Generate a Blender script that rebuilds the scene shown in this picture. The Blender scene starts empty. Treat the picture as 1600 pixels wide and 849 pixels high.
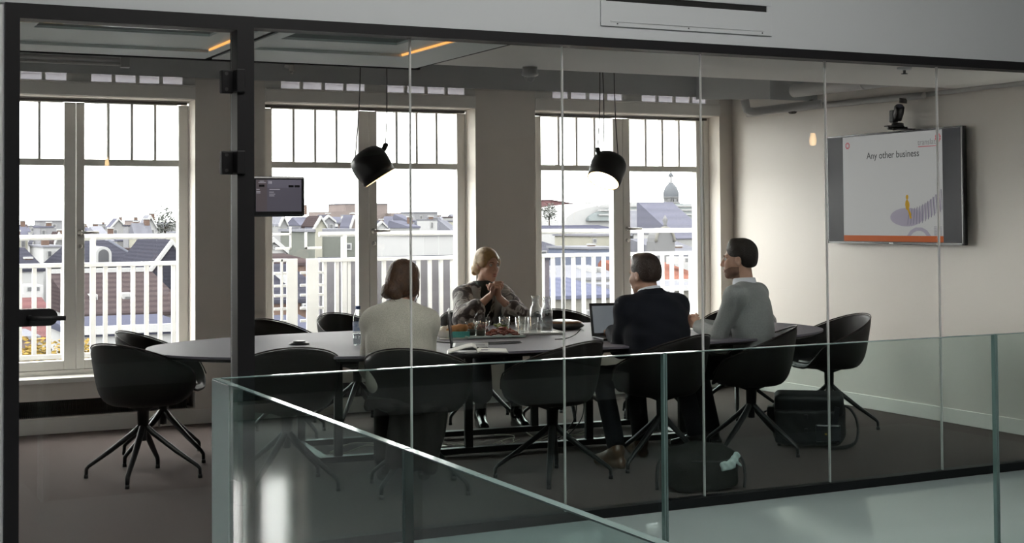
import bpy, bmesh, math, random
import numpy as np
from mathutils import Vector, Matrix, Quaternion

R = math.radians
PI = math.pi
scene = bpy.context.scene
col = scene.collection

# ---------------------------------------------------------------- camera
CAM_H = 1.5
YAW, PITCH, ROLL = 0.464054246, 0.0273886475, -0.00687345242
FPX, PPY = 2224.92, 282.22
_f = Vector((math.sin(YAW) * math.cos(PITCH), math.cos(YAW) * math.cos(PITCH), math.sin(PITCH)))
_r0 = Vector((math.cos(YAW), -math.sin(YAW), 0))
_u0 = _r0.cross(_f)
_r = _r0 * math.cos(ROLL) + _u0 * math.sin(ROLL)
_u = -_r0 * math.sin(ROLL) + _u0 * math.cos(ROLL)
cam_data = bpy.data.cameras.new('camera')
cam_data.sensor_width = 36
cam_data.lens = FPX / 1600 * 36
cam_data.shift_y = -(424.5 - PPY) / 1600
cam_data.clip_end = 2000
cam = bpy.data.objects.new('camera', cam_data)
col.objects.link(cam)
m = Matrix.Identity(4)
for i in range(3):
    m[i][0], m[i][1], m[i][2] = _r[i], _u[i], -_f[i]
m[2][3] = CAM_H
cam.matrix_world = m
scene.camera = cam

# ---------------------------------------------------------------- world, exposure
world = bpy.data.worlds.new('sky')
scene.world = world
world.use_nodes = True
_nt = world.node_tree
_bg = _nt.nodes['Background']
_tc = _nt.nodes.new('ShaderNodeTexCoord')          # overcast sky, brighter round the veiled sun
_dot = _nt.nodes.new('ShaderNodeVectorMath'); _dot.operation = 'DOT_PRODUCT'
_dot.inputs[1].default_value = Vector((-.62, .70, .36)).normalized()
_mx = _nt.nodes.new('ShaderNodeMath'); _mx.operation = 'MAXIMUM'; _mx.inputs[1].default_value = 0.0
_pw = _nt.nodes.new('ShaderNodeMath'); _pw.operation = 'POWER'; _pw.inputs[1].default_value = 5.0
_ma = _nt.nodes.new('ShaderNodeMath'); _ma.operation = 'MULTIPLY_ADD'
SKY_BASE, SKY_GLOW = 11.5, 6.0
_ma.inputs[1].default_value = SKY_GLOW; _ma.inputs[2].default_value = SKY_BASE
_nt.links.new(_tc.outputs['Generated'], _dot.inputs[0]); _nt.links.new(_dot.outputs['Value'], _mx.inputs[0])
_nt.links.new(_mx.outputs[0], _pw.inputs[0]); _nt.links.new(_pw.outputs[0], _ma.inputs[0]); _nt.links.new(_ma.outputs[0], _bg.inputs['Strength'])
_bg.inputs['Color'].default_value = (1.0, 0.965, 0.925, 1)
scene.view_settings.view_transform = 'Standard'
scene.view_settings.look = 'None'
scene.view_settings.gamma = 1
scene.view_settings.exposure = 0.0
scene.view_settings.use_curve_mapping = False
scene.cycles.use_denoising = True
scene.cycles.transparent_max_bounces = 40
scene.cycles.max_bounces = 10
scene.cycles.diffuse_bounces = 5
scene.cycles.glossy_bounces = 5
scene.cycles.sample_clamp_indirect = 6
scene.cycles.caustics_reflective = False
scene.cycles.caustics_refractive = False

def area_light(name, loc, rot, sx, sy, power, color):
    d = bpy.data.lights.new(name, 'AREA')
    d.shape = 'RECTANGLE'; d.size = sx; d.size_y = sy; d.energy = power; d.color = color
    o = bpy.data.objects.new(name, d); col.objects.link(o)
    o.location = loc; o.rotation_euler = rot
    return o

# ---------------------------------------------------------------- materials
M = {}
def pmat(name, c, rough=0.6, metal=0.0, noise=None, bump=None, spec=0.5, c2=None, emit=None, sheen=0.0):
    """principled material; noise=(scale, contrast) mixes c with c2 (or a darker c); bump=(scale, strength)"""
    mt = bpy.data.materials.new(name); mt.use_nodes = True
    nt = mt.node_tree; b = nt.nodes['Principled BSDF']
    b.inputs['Base Color'].default_value = (*c, 1)
    b.inputs['Roughness'].default_value = rough
    b.inputs['Metallic'].default_value = metal
    b.inputs['Specular IOR Level'].default_value = spec
    if sheen: b.inputs['Sheen Weight'].default_value = sheen
    tc = nt.nodes.new('ShaderNodeTexCoord')
    if noise:
        n = nt.nodes.new('ShaderNodeTexNoise'); n.inputs['Scale'].default_value = noise[0]; n.inputs['Detail'].default_value = 6
        rp = nt.nodes.new('ShaderNodeValToRGB')
        rp.color_ramp.elements[0].position = 0.5 - 0.5 / noise[1] if noise[1] > 1 else 0.1
        rp.color_ramp.elements[1].position = 0.5 + 0.5 / noise[1] if noise[1] > 1 else 0.9
        cc = c2 if c2 else tuple(x * 0.8 for x in c)
        rp.color_ramp.elements[0].color = (*cc, 1); rp.color_ramp.elements[1].color = (*c, 1)
        nt.links.new(tc.outputs['Object'], n.inputs['Vector'])
        nt.links.new(n.outputs['Fac'], rp.inputs['Fac']); nt.links.new(rp.outputs['Color'], b.inputs['Base Color'])
    if bump:
        n2 = nt.nodes.new('ShaderNodeTexNoise'); n2.inputs['Scale'].default_value = bump[0]; n2.inputs['Detail'].default_value = 4
        bp = nt.nodes.new('ShaderNodeBump'); bp.inputs['Strength'].default_value = bump[1]; bp.inputs['Distance'].default_value = 0.01
        nt.links.new(tc.outputs['Object'], n2.inputs['Vector'])
        nt.links.new(n2.outputs['Fac'], bp.inputs['Height']); nt.links.new(bp.outputs['Normal'], b.inputs['Normal'])
    if emit:
        b.inputs['Emission Color'].default_value = (*emit[0], 1); b.inputs['Emission Strength'].default_value = emit[1]
    M[name] = mt
    return mt

def glassmat(name, tint, r0=0.04, gloss=(1, 1, 1), rough=0.0):
    """thin architectural glass: see-through with angle-dependent mirror reflection"""
    mt = bpy.data.materials.new(name); mt.use_nodes = True
    nt = mt.node_tree; nt.nodes.clear()
    out = nt.nodes.new('ShaderNodeOutputMaterial'); mix = nt.nodes.new('ShaderNodeMixShader')
    tr = nt.nodes.new('ShaderNodeBsdfTransparent'); tr.inputs['Color'].default_value = (*tint, 1)
    gl = nt.nodes.new('ShaderNodeBsdfGlossy'); gl.inputs['Roughness'].default_value = rough; gl.inputs['Color'].default_value = (*gloss, 1)
    lw = nt.nodes.new('ShaderNodeLayerWeight'); lw.inputs['Blend'].default_value = 0.5
    pw = nt.nodes.new('ShaderNodeMath'); pw.operation = 'POWER'; pw.inputs[1].default_value = 5
    ml = nt.nodes.new('ShaderNodeMath'); ml.operation = 'MULTIPLY_ADD'; ml.inputs[1].default_value = 1 - r0; ml.inputs[2].default_value = r0
    nt.links.new(lw.outputs['Facing'], pw.inputs[0]); nt.links.new(pw.outputs[0], ml.inputs[0])
    nt.links.new(ml.outputs[0], mix.inputs['Fac'])
    nt.links.new(tr.outputs[0], mix.inputs[1]); nt.links.new(gl.outputs[0], mix.inputs[2])
    nt.links.new(mix.outputs[0], out.inputs['Surface'])
    M[name] = mt
    return mt

def emat(name, c, strength):
    mt = bpy.data.materials.new(name); mt.use_nodes = True
    nt = mt.node_tree; nt.nodes.clear()
    out = nt.nodes.new('ShaderNodeOutputMaterial'); e = nt.nodes.new('ShaderNodeEmission')
    e.inputs['Color'].default_value = (*c, 1); e.inputs['Strength'].default_value = strength
    nt.links.new(e.outputs[0], out.inputs['Surface'])
    M[name] = mt
    return mt

def translucent(name, c, fac=0.6):
    mt = bpy.data.materials.new(name); mt.use_nodes = True
    nt = mt.node_tree; nt.nodes.clear()
    out = nt.nodes.new('ShaderNodeOutputMaterial'); mix = nt.nodes.new('ShaderNodeMixShader'); mix.inputs['Fac'].default_value = fac
    a = nt.nodes.new('ShaderNodeBsdfDiffuse'); a.inputs['Color'].default_value = (*c, 1)
    t = nt.nodes.new('ShaderNodeBsdfTranslucent'); t.inputs['Color'].default_value = (*c, 1)
    nt.links.new(a.outputs[0], mix.inputs[1]); nt.links.new(t.outputs[0], mix.inputs[2]); nt.links.new(mix.outputs[0], out.inputs['Surface'])
    M[name] = mt
    return mt

pmat('plaster', (0.84, 0.79, 0.73), 0.7, noise=(3, 0.5), c2=(0.82, 0.77, 0.71), bump=(120, 0.03))
pmat('wall_paint', (0.76, 0.715, 0.665), 0.5, noise=(2, 0.5), c2=(0.745, 0.70, 0.65), bump=(150, 0.02))
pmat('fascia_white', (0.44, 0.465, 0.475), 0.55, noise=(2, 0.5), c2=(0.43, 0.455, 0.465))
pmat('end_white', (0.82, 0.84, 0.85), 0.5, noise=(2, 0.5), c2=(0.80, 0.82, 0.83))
pmat('ceiling_panel', (0.80, 0.78, 0.745), 0.6, noise=(4, 0.5), c2=(0.78, 0.76, 0.725))
pmat('ceiling_cool', (0.76, 0.81, 0.80), 0.5, noise=(4, 0.5), c2=(0.74, 0.79, 0.78))
pmat('ceiling_grey', (0.34, 0.33, 0.32), 0.6, noise=(4, 0.5), c2=(0.32, 0.31, 0.30))
pmat('beam_grey', (0.38, 0.39, 0.39), 0.5, noise=(3, 0.5), c2=(0.36, 0.37, 0.37))
pmat('beam_gloss', (0.75, 0.75, 0.74), 0.08, metal=0.9, noise=(3, 0.5), c2=(0.7, 0.7, 0.69))
pmat('frame_paint', (0.90, 0.875, 0.83), 0.35, noise=(6, 0.5), c2=(0.88, 0.855, 0.81))
pmat('black_frame', (0.009, 0.009, 0.010), 0.5, spec=0.25, noise=(20, 0.5), c2=(0.0075, 0.0075, 0.0085))
pmat('black_gap', (0.006, 0.006, 0.006), 0.9, noise=(20, 0.5))
pmat('carpet', (0.125, 0.100, 0.094), 0.95, noise=(350, 1.5), c2=(0.09, 0.072, 0.068), bump=(500, 0.3), spec=0.1)
pmat('concrete', (0.52, 0.55, 0.56), 0.11, noise=(1.6, 1.2), c2=(0.43, 0.46, 0.47), bump=(5, 0.01))
pmat('dark_glazing', (0.012, 0.013, 0.014), 0.15, noise=(3, 0.5), spec=0.1)
pmat('void_floor', (0.06, 0.062, 0.062), 0.4, noise=(2, 0.5))
pmat('led_metal', (0.5, 0.5, 0.5), 0.4, noise=(8, 0.5))
emat('led_orange', (1.0, 0.42, 0.12), 1.5)
pmat('white_metal', (0.80, 0.81, 0.82), 0.4, noise=(8, 0.5), c2=(0.78, 0.79, 0.8))
pmat('pipe_white', (0.46, 0.45, 0.44), 0.35, noise=(8, 0.5), c2=(0.43, 0.42, 0.41))
pmat('pipe_dark', (0.10, 0.09, 0.08), 0.5, noise=(8, 0.5))
pmat('steel', (0.45, 0.43, 0.40), 0.3, metal=1.0, noise=(12, 0.5), c2=(0.4, 0.38, 0.36))
pmat('screw_grey', (0.06, 0.06, 0.06), 0.4, metal=0.6, noise=(12, 0.5))
glassmat('partition_glass', (0.95, 0.965, 0.96), 0.024)
glassmat('window_glass', (0.97, 0.98, 0.98), 0.03)
glassmat('rail_glass', (0.83, 0.90, 0.885), 0.035)

glassmat('clear_plastic', (0.93, 0.95, 0.95), 0.10)
translucent('joint_silicone', (0.95, 0.95, 0.94), 0.8)
translucent('clerestory_glass', (0.30, 0.30, 0.32), 0.9)
pmat('rail_edge', (0.20, 0.30, 0.29), 0.08, metal=0.25, noise=(5, 0.5), c2=(0.28, 0.40, 0.38))
pmat('rail_gap', (0.02, 0.035, 0.04), 0.3, noise=(5, 0.5))
translucent('painted_reflection', (0.90, 0.97, 0.96), 0.25)  # pale colour standing in for a reflection on the corner rail pane

# ---------------------------------------------------------------- mesh helpers
def nb(): return bmesh.new()

def add_box(bm, x0, x1, y0, y1, z0, z1, bev=0.0, mi=0, rot=None, seg=2):
    c = Vector(((x0 + x1) / 2, (y0 + y1) / 2, (z0 + z1) / 2))
    mt = Matrix.Translation(c)
    if rot: mt = mt @ rot
    mt = mt @ Matrix.Diagonal((abs(x1 - x0), abs(y1 - y0), abs(z1 - z0), 1))
    r = bmesh.ops.create_cube(bm, size=1, matrix=mt)
    vs = r['verts']; fs = {f for v in vs for f in v.link_faces}
    for f in fs: f.material_index = mi
    if bev > 0:
        es = list({e for v in vs for e in v.link_edges})
        rr = bmesh.ops.bevel(bm, geom=es, offset=bev, segments=seg, affect='EDGES', profile=0.5)
        for f in rr['faces']: f.material_index = mi; f.smooth = False
    return vs

def obox(bm, c, s, rot, bev=0.0, mi=0):
    return add_box(bm, c[0] - s[0] / 2, c[0] + s[0] / 2, c[1] - s[1] / 2, c[1] + s[1] / 2, c[2] - s[2] / 2, c[2] + s[2] / 2, bev, mi, rot)

def frame_at(d):
    d = Vector(d).normalized()
    up = Vector((0, 0, 1)) if abs(d.z) < 0.95 else Vector((1, 0, 0))
    a = d.cross(up).normalized(); b = a.cross(d).normalized()
    return a, b

def add_tube(bm, pts, rad, seg=10, mi=0, cap=True, flat=1.0):
    """sweep a circle (or flattened ellipse) along a polyline; rad may be a list"""
    pts = [Vector(p) for p in pts]; n = len(pts)
    rads = rad if isinstance(rad, (list, tuple)) else [rad] * n
    rings = []; pa = None
    for i, p in enumerate(pts):
        d = (pts[min(i + 1, n - 1)] - pts[max(i - 1, 0)])
        if d.length < 1e-9: d = Vector((0, 0, 1))
        d.normalize()
        if pa is None: a, b = frame_at(d)
        else:
            a = (pa - d * pa.dot(d))
            a = a.normalized() if a.length > 1e-6 else frame_at(d)[0]
            b = a.cross(d).normalized()
        pa = a
        rings.append([bm.verts.new(p + a * (math.cos(2 * PI * k / seg) * rads[i]) + b * (math.sin(2 * PI * k / seg) * rads[i] * flat)) for k in range(seg)])
    for i in range(n - 1):
        for k in range(seg):
            f = bm.faces.new((rings[i][k], rings[i][(k + 1) % seg], rings[i + 1][(k + 1) % seg], rings[i + 1][k]))
            f.smooth = True; f.material_index = mi
    if cap:
        for rg in (rings[0][::-1], rings[-1]):
            try:
                f = bm.faces.new(rg); f.material_index = mi
            except ValueError: pass
    return rings

def add_lathe(bm, prof, seg=24, mt=None, mi=0, cap=False):
    """revolve (r, z) pairs about z; mt places the result"""
    rings = []
    for r, z in prof:
        if r < 1e-6:
            v = Vector((0, 0, z)); rings.append([bm.verts.new(mt @ v if mt else v)])
        else:
            rg = []
            for k in range(seg):
                v = Vector((r * math.cos(2 * PI * k / seg), r * math.sin(2 * PI * k / seg), z))
                rg.append(bm.verts.new(mt @ v if mt else v))
            rings.append(rg)
    for a, b in zip(rings, rings[1:]):
        for k in range(seg):
            if len(a) == 1 and len(b) == 1: continue
            if len(a) == 1: vs = (a[0], b[(k + 1) % seg], b[k])
            elif len(b) == 1: vs = (a[k], a[(k + 1) % seg], b[0])
            else: vs = (a[k], a[(k + 1) % seg], b[(k + 1) % seg], b[k])
            f = bm.faces.new(vs); f.smooth = True; f.material_index = mi
    if cap:
        for rg in (rings[0], rings[-1]):
            if len(rg) > 2:
                f = bm.faces.new(rg); f.material_index = mi
    bmesh.ops.recalc_face_normals(bm, faces=bm.faces[:])
    return rings

def add_prism(bm, poly, d0, d1, axis='y', mi=0):
    """extrude a closed 2D outline along an axis: 'y' (x,z), 'x' (y,z), 'z' (x,y)"""
    def P(u, v, d):
        return {'y': (u, d, v), 'x': (d, u, v), 'z': (u, v, d)}[axis]
    A = [bm.verts.new(P(u, v, d0)) for u, v in poly]; B = [bm.verts.new(P(u, v, d1)) for u, v in poly]
    n = len(poly); fs = [bm.faces.new(A), bm.faces.new(B[::-1])]
    for k in range(n): fs.append(bm.faces.new((A[k], B[k], B[(k + 1) % n], A[(k + 1) % n])))
    for f in fs: f.material_index = mi
    bmesh.ops.recalc_face_normals(bm, faces=fs)
    return fs

def obj(name, bm, mats, parent=None, smooth=None):
    me = bpy.data.meshes.new(name)
    if isinstance(bm, bmesh.types.BMesh):
        bm.to_mesh(me); bm.free()
    o = bpy.data.objects.new(name, me); col.objects.link(o)
    for mname in (mats if isinstance(mats, (list, tuple)) else [mats]): me.materials.append(M[mname])
    if parent: o.parent = parent
    if smooth is not None:
        for p in me.polygons: p.use_smooth = smooth
    return o

def tag(o, label=None, cat=None, group=None, kind=None):
    if label: o['label'] = label
    if cat: o['category'] = cat
    if group: o['group'] = group
    if kind: o['kind'] = kind
    return o

def thing(name, label, cat, loc=(0, 0, 0), rz=0, group=None, kind=None):
    o = bpy.data.objects.new(name, None); col.objects.link(o)
    o.empty_display_size = 0.05
    o.location = loc; o.rotation_euler = (0, 0, rz)
    return tag(o, label, cat, group, kind)

def struct(name, bm, mats, label=None, cat=None, parent=None):
    o = obj(name, bm, mats, parent)
    if parent is None: tag(o, label, cat, None, 'structure')
    return o

def copy_tree(o, parent=None):
    c = o.copy(); col.objects.link(c)
    if parent: c.parent = parent
    for ch in list(o.children): copy_tree(ch, c)
    return c

def text_obj(name, s, size, mat, parent, loc, rot, depth=0.0004, align='LEFT', space=1.0, shear=0):
    cu = bpy.data.curves.new(name, 'FONT'); cu.body = s; cu.size = size; cu.align_x = align; cu.extrude = depth
    cu.space_character = space; cu.shear = shear
    tmp = bpy.data.objects.new(name + '_outline', cu); col.objects.link(tmp)
    dg = bpy.context.evaluated_depsgraph_get(); dg.update()
    me = bpy.data.meshes.new_from_object(tmp.evaluated_get(dg))
    bpy.data.objects.remove(tmp); bpy.data.curves.remove(cu)
    me.materials.clear(); me.materials.append(M[mat])
    o = bpy.data.objects.new(name, me); col.objects.link(o)
    o.parent = parent; o.location = loc; o.rotation_euler = rot
    return o
# ================================================================ the setting
GY, PY, RX, LX = 6.255, 10.55, 7.5, 0.757     # glass partition, window wall face, screen wall face, room's other side wall
OPEN = [(0.85, 2.638), (3.176, 4.948), (5.50, 7.36)]
SILL, HEAD = 0.394, 2.41
# room floor (carpet) and gallery floor (polished concrete) round the void
bm = nb(); add_box(bm, 0.64, 7.6, GY - 0.03, 11.0, -0.06, 0.0)
struct('floor', bm, 'carpet', 'dark brown carpet of the meeting room', 'floor')
bm = nb()
add_box(bm, -4.2, 1.17, 3.66, 11.0, -0.25, -0.003); add_box(bm, 1.17, 7.4, 4.47, GY - 0.03, -0.25, -0.003)
add_box(bm, 1.17, 7.4, -8.2, -3.0, -0.25, -0.003)
struct('floor_gallery', bm, 'concrete', 'pale polished concrete floor outside the glass wall', 'floor')
bm = nb(); add_box(bm, -4.2, 1.17, -8.2, 3.66, -0.25, -0.003)
struct('floor_landing', bm, 'void_floor', 'dark landing floor across the void', 'floor')
bm = nb(); add_box(bm, -4.2, 7.4, -8.2, 6.2, -3.7, -3.55)
struct('floor_void', bm, 'void_floor', 'dark floor of the storey below the void', 'floor')

# window wall: piers, parapets, header
bm = nb()
xs = [-4.2, -1.12, -.36] + [v for o in OPEN for v in o] + [7.6]
for i in range(0, len(xs), 2):
    add_box(bm, xs[i], xs[i + 1], PY, 11.0, 0, 3.0)
for (a, b) in OPEN + [(-1.12, -.36)]:
    add_box(bm, a, b, PY, PY + .05, HEAD, 2.520); add_box(bm, a, b, PY + .05, 11.0, HEAD, HEAD + .03); add_box(bm, a, b, PY, PY + .05, 2.566, 3.0)
    add_box(bm, a, b, PY, 11.0, 0.235, SILL - 0.03)
    add_box(bm, a, b, PY, 11.0, 0, 0.115)
    add_box(bm, a, b, PY + 0.2, 11.0, 0.115, 0.235, 0, 1)
struct('wall_back', bm, ['plaster', 'black_gap'], 'grey plastered window wall with three tall openings', 'wall')
bm = nb()
for i in range(0, len(xs), 2):
    if i == 0: continue
    add_box(bm, xs[i], xs[i + 1], PY - 0.014, PY, 0, 0.105, 0.003)
for (a, b) in OPEN: add_box(bm, a, b, PY - 0.014, PY, 0, 0.105, 0.003)
struct('baseboard_back', bm, 'frame_paint', 'low painted skirting along the window wall', 'baseboard')
bm = nb()
for (a, b) in OPEN:
    add_box(bm, a + 0.0, b - 0.0, PY - 0.018, PY, HEAD + 0.004, HEAD + 0.095, 0.003)
    add_box(bm, a - 0.0, b + 0.0, PY - 0.022, PY, HEAD + 0.096, HEAD + 0.108, 0.003)
struct('trim_1', bm, 'frame_paint', 'painted blind boxes over the windows', 'trim')
# screen wall, left wall
bm = nb(); add_box(bm, RX, RX + 0.2, GY - 0.05, 11.0, 0, 3.0)
struct('wall_right', bm, 'wall_paint', 'plain beige wall carrying the screen', 'wall')
bm = nb(); add_box(bm, RX - 0.013, RX, GY + 0.04, PY - 0.02, 0, 0.105, 0.003)
struct('baseboard_right', bm, 'frame_paint', 'pale skirting under the screen wall', 'baseboard')
bm = nb(); add_box(bm, 0.64, LX, GY - 0.05, PY, 0, 3.0)
struct('wall_left', bm, 'end_white', 'white end wall beside the glass door', 'wall')
# gallery shell: fascias above dark glazing on the far sides, roof with a skylight
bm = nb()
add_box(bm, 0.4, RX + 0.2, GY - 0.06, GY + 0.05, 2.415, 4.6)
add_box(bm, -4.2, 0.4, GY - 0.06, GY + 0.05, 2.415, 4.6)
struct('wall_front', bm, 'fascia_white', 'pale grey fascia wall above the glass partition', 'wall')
bm = nb()
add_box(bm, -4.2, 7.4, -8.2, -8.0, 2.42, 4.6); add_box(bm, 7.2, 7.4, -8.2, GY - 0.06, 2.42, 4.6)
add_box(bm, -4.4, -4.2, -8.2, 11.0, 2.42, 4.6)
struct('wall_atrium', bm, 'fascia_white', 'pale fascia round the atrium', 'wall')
bm = nb()
add_box(bm, -4.2, 7.4, -8.2, -8.05, -3.7, 2.42); add_box(bm, 7.25, 7.4, -8.2, GY - 0.06, -3.6, 2.42)
add_box(bm, -4.4, -4.25, -8.2, 11.0, -3.7, 2.42); add_box(bm, -4.2, 7.4, 6.1, 6.2, -3.7, -.25)
struct('wall_glazing', bm, 'dark_glazing', 'dark glazed office fronts round the atrium', 'wall')
bm = nb()   # roof with skylight opening x 0..6, y -5..3.5
SK = (0.7, 5.3, 2.0, 4.0)
add_box(bm, -4.4, SK[0], -8.2, GY + 0.05, 4.6, 4.8); add_box(bm, SK[1], 7.7, -8.2, GY + 0.05, 4.6, 4.8)
add_box(bm, SK[0], SK[1], -8.2, SK[2], 4.6, 4.8); add_box(bm, SK[0], SK[1], SK[3], GY + 0.05, 4.6, 4.8)
add_box(bm, -4.4, 0.7, GY + 0.05, 11.0, 2.9, 3.05)
for k in range(1, 5): add_box(bm, SK[0] + k * 0.92 - 0.04, SK[0] + k * 0.92 + 0.04, SK[2], SK[3], 4.62, 4.76)
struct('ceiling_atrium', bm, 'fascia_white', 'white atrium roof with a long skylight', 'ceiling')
# meeting room ceiling: lowered slab near the glass, high soffit behind
bm = nb()
add_box(bm, 3.30, RX, GY + 0.05, 7.72, 2.42, 2.46)
struct('ceiling', bm, 'ceiling_panel', 'plain lowered ceiling just inside the glass', 'ceiling')
bm = nb(); add_box(bm, 0.64, RX + 0.2, GY + 0.05, 11.0, 2.92, 3.05); add_box(bm, 0.75, RX, 7.66, 7.70, 2.5, 2.92)
struct('ceiling_soffit', bm, 'ceiling_grey', 'dark grey soffit above the ducts', 'ceiling')
# beam along the windows
bm = nb(); add_prism(bm, [(10.41, 2.560), (10.41, 2.92), (PY, 2.92), (PY, 2.562)], LX, RX, 'x', 0)
add_prism(bm, [(9.35, 2.458), (9.35, 2.92), (10.41, 2.92), (10.41, 2.54)], 7.02, RX, 'x', 0)
bm.normal_update()
for f in bm.faces:
    if f.normal.z < -0.3: f.material_index = 1
struct('beam', bm, ['beam_grey', 'beam_gloss'], 'dark grey beam running above the windows', 'beam')
# coffered light panels
def coffer(name, x0, x1, sx, fy, rx0, rx1, ry, label, led):
    t = thing(name, label, 'ceiling panel', ((x0 + x1) / 2, 7.0, 2.395), 0, 'coffered ceiling panels'); t['kind'] = 'structure'
    def L(n, bm, mt):
        o = obj(n, bm, mt, t); o.matrix_parent_inverse = Matrix.Translation(t.location).inverted(); return o
    def ring(bm, a, b, z, h):
        (ax0, ax1, ay0, ay1), (bx0, bx1, by0, by1) = a, b
        add_box(bm, ax0, ax1, by1, ay1, z, z + h); add_box(bm, ax0, ax1, ay0, by0, z, z + h)
        add_box(bm, ax0, bx0, by0, by1, z, z + h); add_box(bm, bx1, ax1, by0, by1, z, z + h)
    A = (x0, x1, GY + 0.06, 7.74); B = (x0 + 0.08, sx, GY + 0.10, fy); Cc = (rx0, rx1, GY + 0.14, ry)
    bm = nb(); ring(bm, A, B, 2.395, 0.014); L('border', bm, 'ceiling_cool')
    bm = nb(); ring(bm, (B[0] - .02, B[1] + .02, B[2] - .02, B[3] + .02), Cc, 2.410, 0.012); L('inner_border', bm, 'ceiling_cool')
    bm = nb()
    ring(bm, (Cc[0] - .03, Cc[1] + .03, Cc[2] - .03, Cc[3] + .03), (Cc[0], Cc[1], Cc[2], Cc[3]), 2.422, 0.05); L('recess_edge', bm, 'beam_grey')
    bm = nb(); add_box(bm, Cc[0] - .03, Cc[1] + .03, Cc[2] - .03, Cc[3] + .03, 2.472, 2.482); L('top_panel', bm, 'ceiling_cool')
    bm = nb()
    add_box(bm, x0 - .01, x1 + .035, 7.745, 7.78, 2.39, 2.47); add_box(bm, x1 + .004, x1 + .035, GY + .06, 7.78, 2.40, 2.47)
    L('shadow_gap', bm, 'black_gap')
    bm = nb(); add_box(bm, sx - .007, sx + .002, led[0], led[1], 2.400, 2.409); o = L('led_strip', bm, 'led_orange'); o['label'] = 'thin glowing orange light strip'
coffer('ceiling_coffer', 2.03, 3.24, 2.95, 7.22, 2.10, 2.77, 6.86, 'stepped ceiling coffer with an orange light strip above the tablet', (6.45, 7.25))
coffer('ceiling_coffer', 0.78, 1.99, 1.93, 7.44, 0.97, 1.80, 6.90, 'stepped ceiling coffer seen through the glass door', (6.68, 7.40))

# windows: two leaves each, top lights split by three glazing bars
def window(i, a, b, cols, hz):
    """cols: left pane x0,x1, right pane x0,x1"""
    t = thing('window_%d' % i, None, None, ((a + b) / 2, 10.72, SILL)); t['kind'] = 'structure'
    inv = Matrix.Translation(t.location).inverted()
    def L(n, bm, mt, par=t):
        o = obj(n, bm, mt, par)
        if par is t: o.matrix_parent_inverse = inv
        return o
    fy0, fy1 = 10.74, 10.84
    bm = nb()
    l0, l1, r0, r1 = cols
    add_box(bm, a, l0 - 0.075, fy0 - .02, fy1, SILL, HEAD, .004); add_box(bm, r1 + 0.075, b, fy0 - .02, fy1, SILL, HEAD, .004)
    add_box(bm, a, b, fy0 - .01, fy1, HEAD - .012, HEAD + .01); add_box(bm, a, b, fy0 - .01, fy1, SILL - .005, 0.429, .004)
    L('window_frame', bm, 'frame_paint')
    bm = nb(); add_box(bm, a - 0.0, b + 0.0, PY - 0.03, 10.75, SILL - 0.035, SILL, .006)
    L('window_sill', bm, 'frame_paint')
    bm = nb(); add_box(bm, a + .02, b - .02, fy0 - .022, fy0 + .01, HEAD - .028, HEAD - .008); L('shadow_gap', bm, 'pipe_dark')
    mid = (l1 + r0) / 2 + 0.012
    for (p0, p1, q0, q1) in ((l0, l1, l0 - .073, mid - .003), (r0, r1, mid + .003, r1 + .073)):
        bm = nb(); e = .004
        add_box(bm, q0, p0, fy0, fy1 - .02, .431, HEAD - .03, e); add_box(bm, p1, q1, fy0, fy1 - .02, .431, HEAD - .03, e)
        add_box(bm, p0, p1, fy0, fy1 - .02, .431, .496, e); add_box(bm, p0, p1, fy0, fy1 - .02, 2.385, HEAD - .03, e)
        add_box(bm, p0, p1, fy0 + .01, fy1 - .02, 1.918, 1.966, e)
        for k in (1, 2, 3):
            x = p0 + (p1 - p0) * k / 4
            add_box(bm, x - .0105, x + .0105, fy0 + .012, fy1 - .03, 1.966, 2.385, .003)
        lf = L('casement', bm, 'frame_paint')
        bm = nb(); add_box(bm, p0 - .005, p1 + .005, 10.783, 10.789, .49, 2.39); L('glass_pane', bm, 'window_glass', lf)
    # strip of small frosted lights over the header
    bm = nb(); add_box(bm, a, b, PY + .03, PY + .036, 2.515, 2.571); L('clerestory_panes', bm, 'clerestory_glass')
    bm = nb()
    for p0, p1 in ((l0, l1), (r0, r1)):
        for k in range(5): x = p0 + (p1 - p0) * k / 4; add_box(bm, x - .013, x + .013, PY + .004, PY + .022, 2.519, 2.567)
    add_box(bm, l1, r0, PY + .003, PY + .022, 2.519, 2.567); add_box(bm, a, l0, PY + .003, PY + .022, 2.519, 2.567); add_box(bm, r1, b, PY + .003, PY + .022, 2.519, 2.567)
    L('clerestory_bars', bm, 'frame_paint')
    # lever handle on the right leaf
    bm = nb(); hx = r0 - .032
    add_lathe(bm, [(0, 0), (.022, 0), (.022, .008), (.012, .012), (.010, .045), (0, .045)], 16, Matrix.Translation((hx, fy0, hz)) @ Matrix.Rotation(R(90), 4, 'X'))
    add_tube(bm, [(hx - .012, fy0 - .042, hz), (hx + .06, fy0 - .045, hz + .001), (hx + .125, fy0 - .04, hz + .002)], [.011, .0095, .009], 10)
    add_lathe(bm, [(0, 0), (.018, 0), (.018, .006), (.006, .009), (0, .009)], 14, Matrix.Translation((hx, fy0, hz - .10)) @ Matrix.Rotation(R(90), 4, 'X'))
    L('window_handle', bm, 'steel')
window(1, *OPEN[0], (1.04, 1.724, 1.87, 2.560), 1.425)
window(2, *OPEN[1], (3.29, 4.001, 4.16, 4.869), 1.415)
window(3, *OPEN[2], (5.656, 6.367, 6.537, 7.239), 1.41)
window(4, -1.12, -.36, (-1.045, -.84, -.69, -.435), 1.41)
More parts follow.
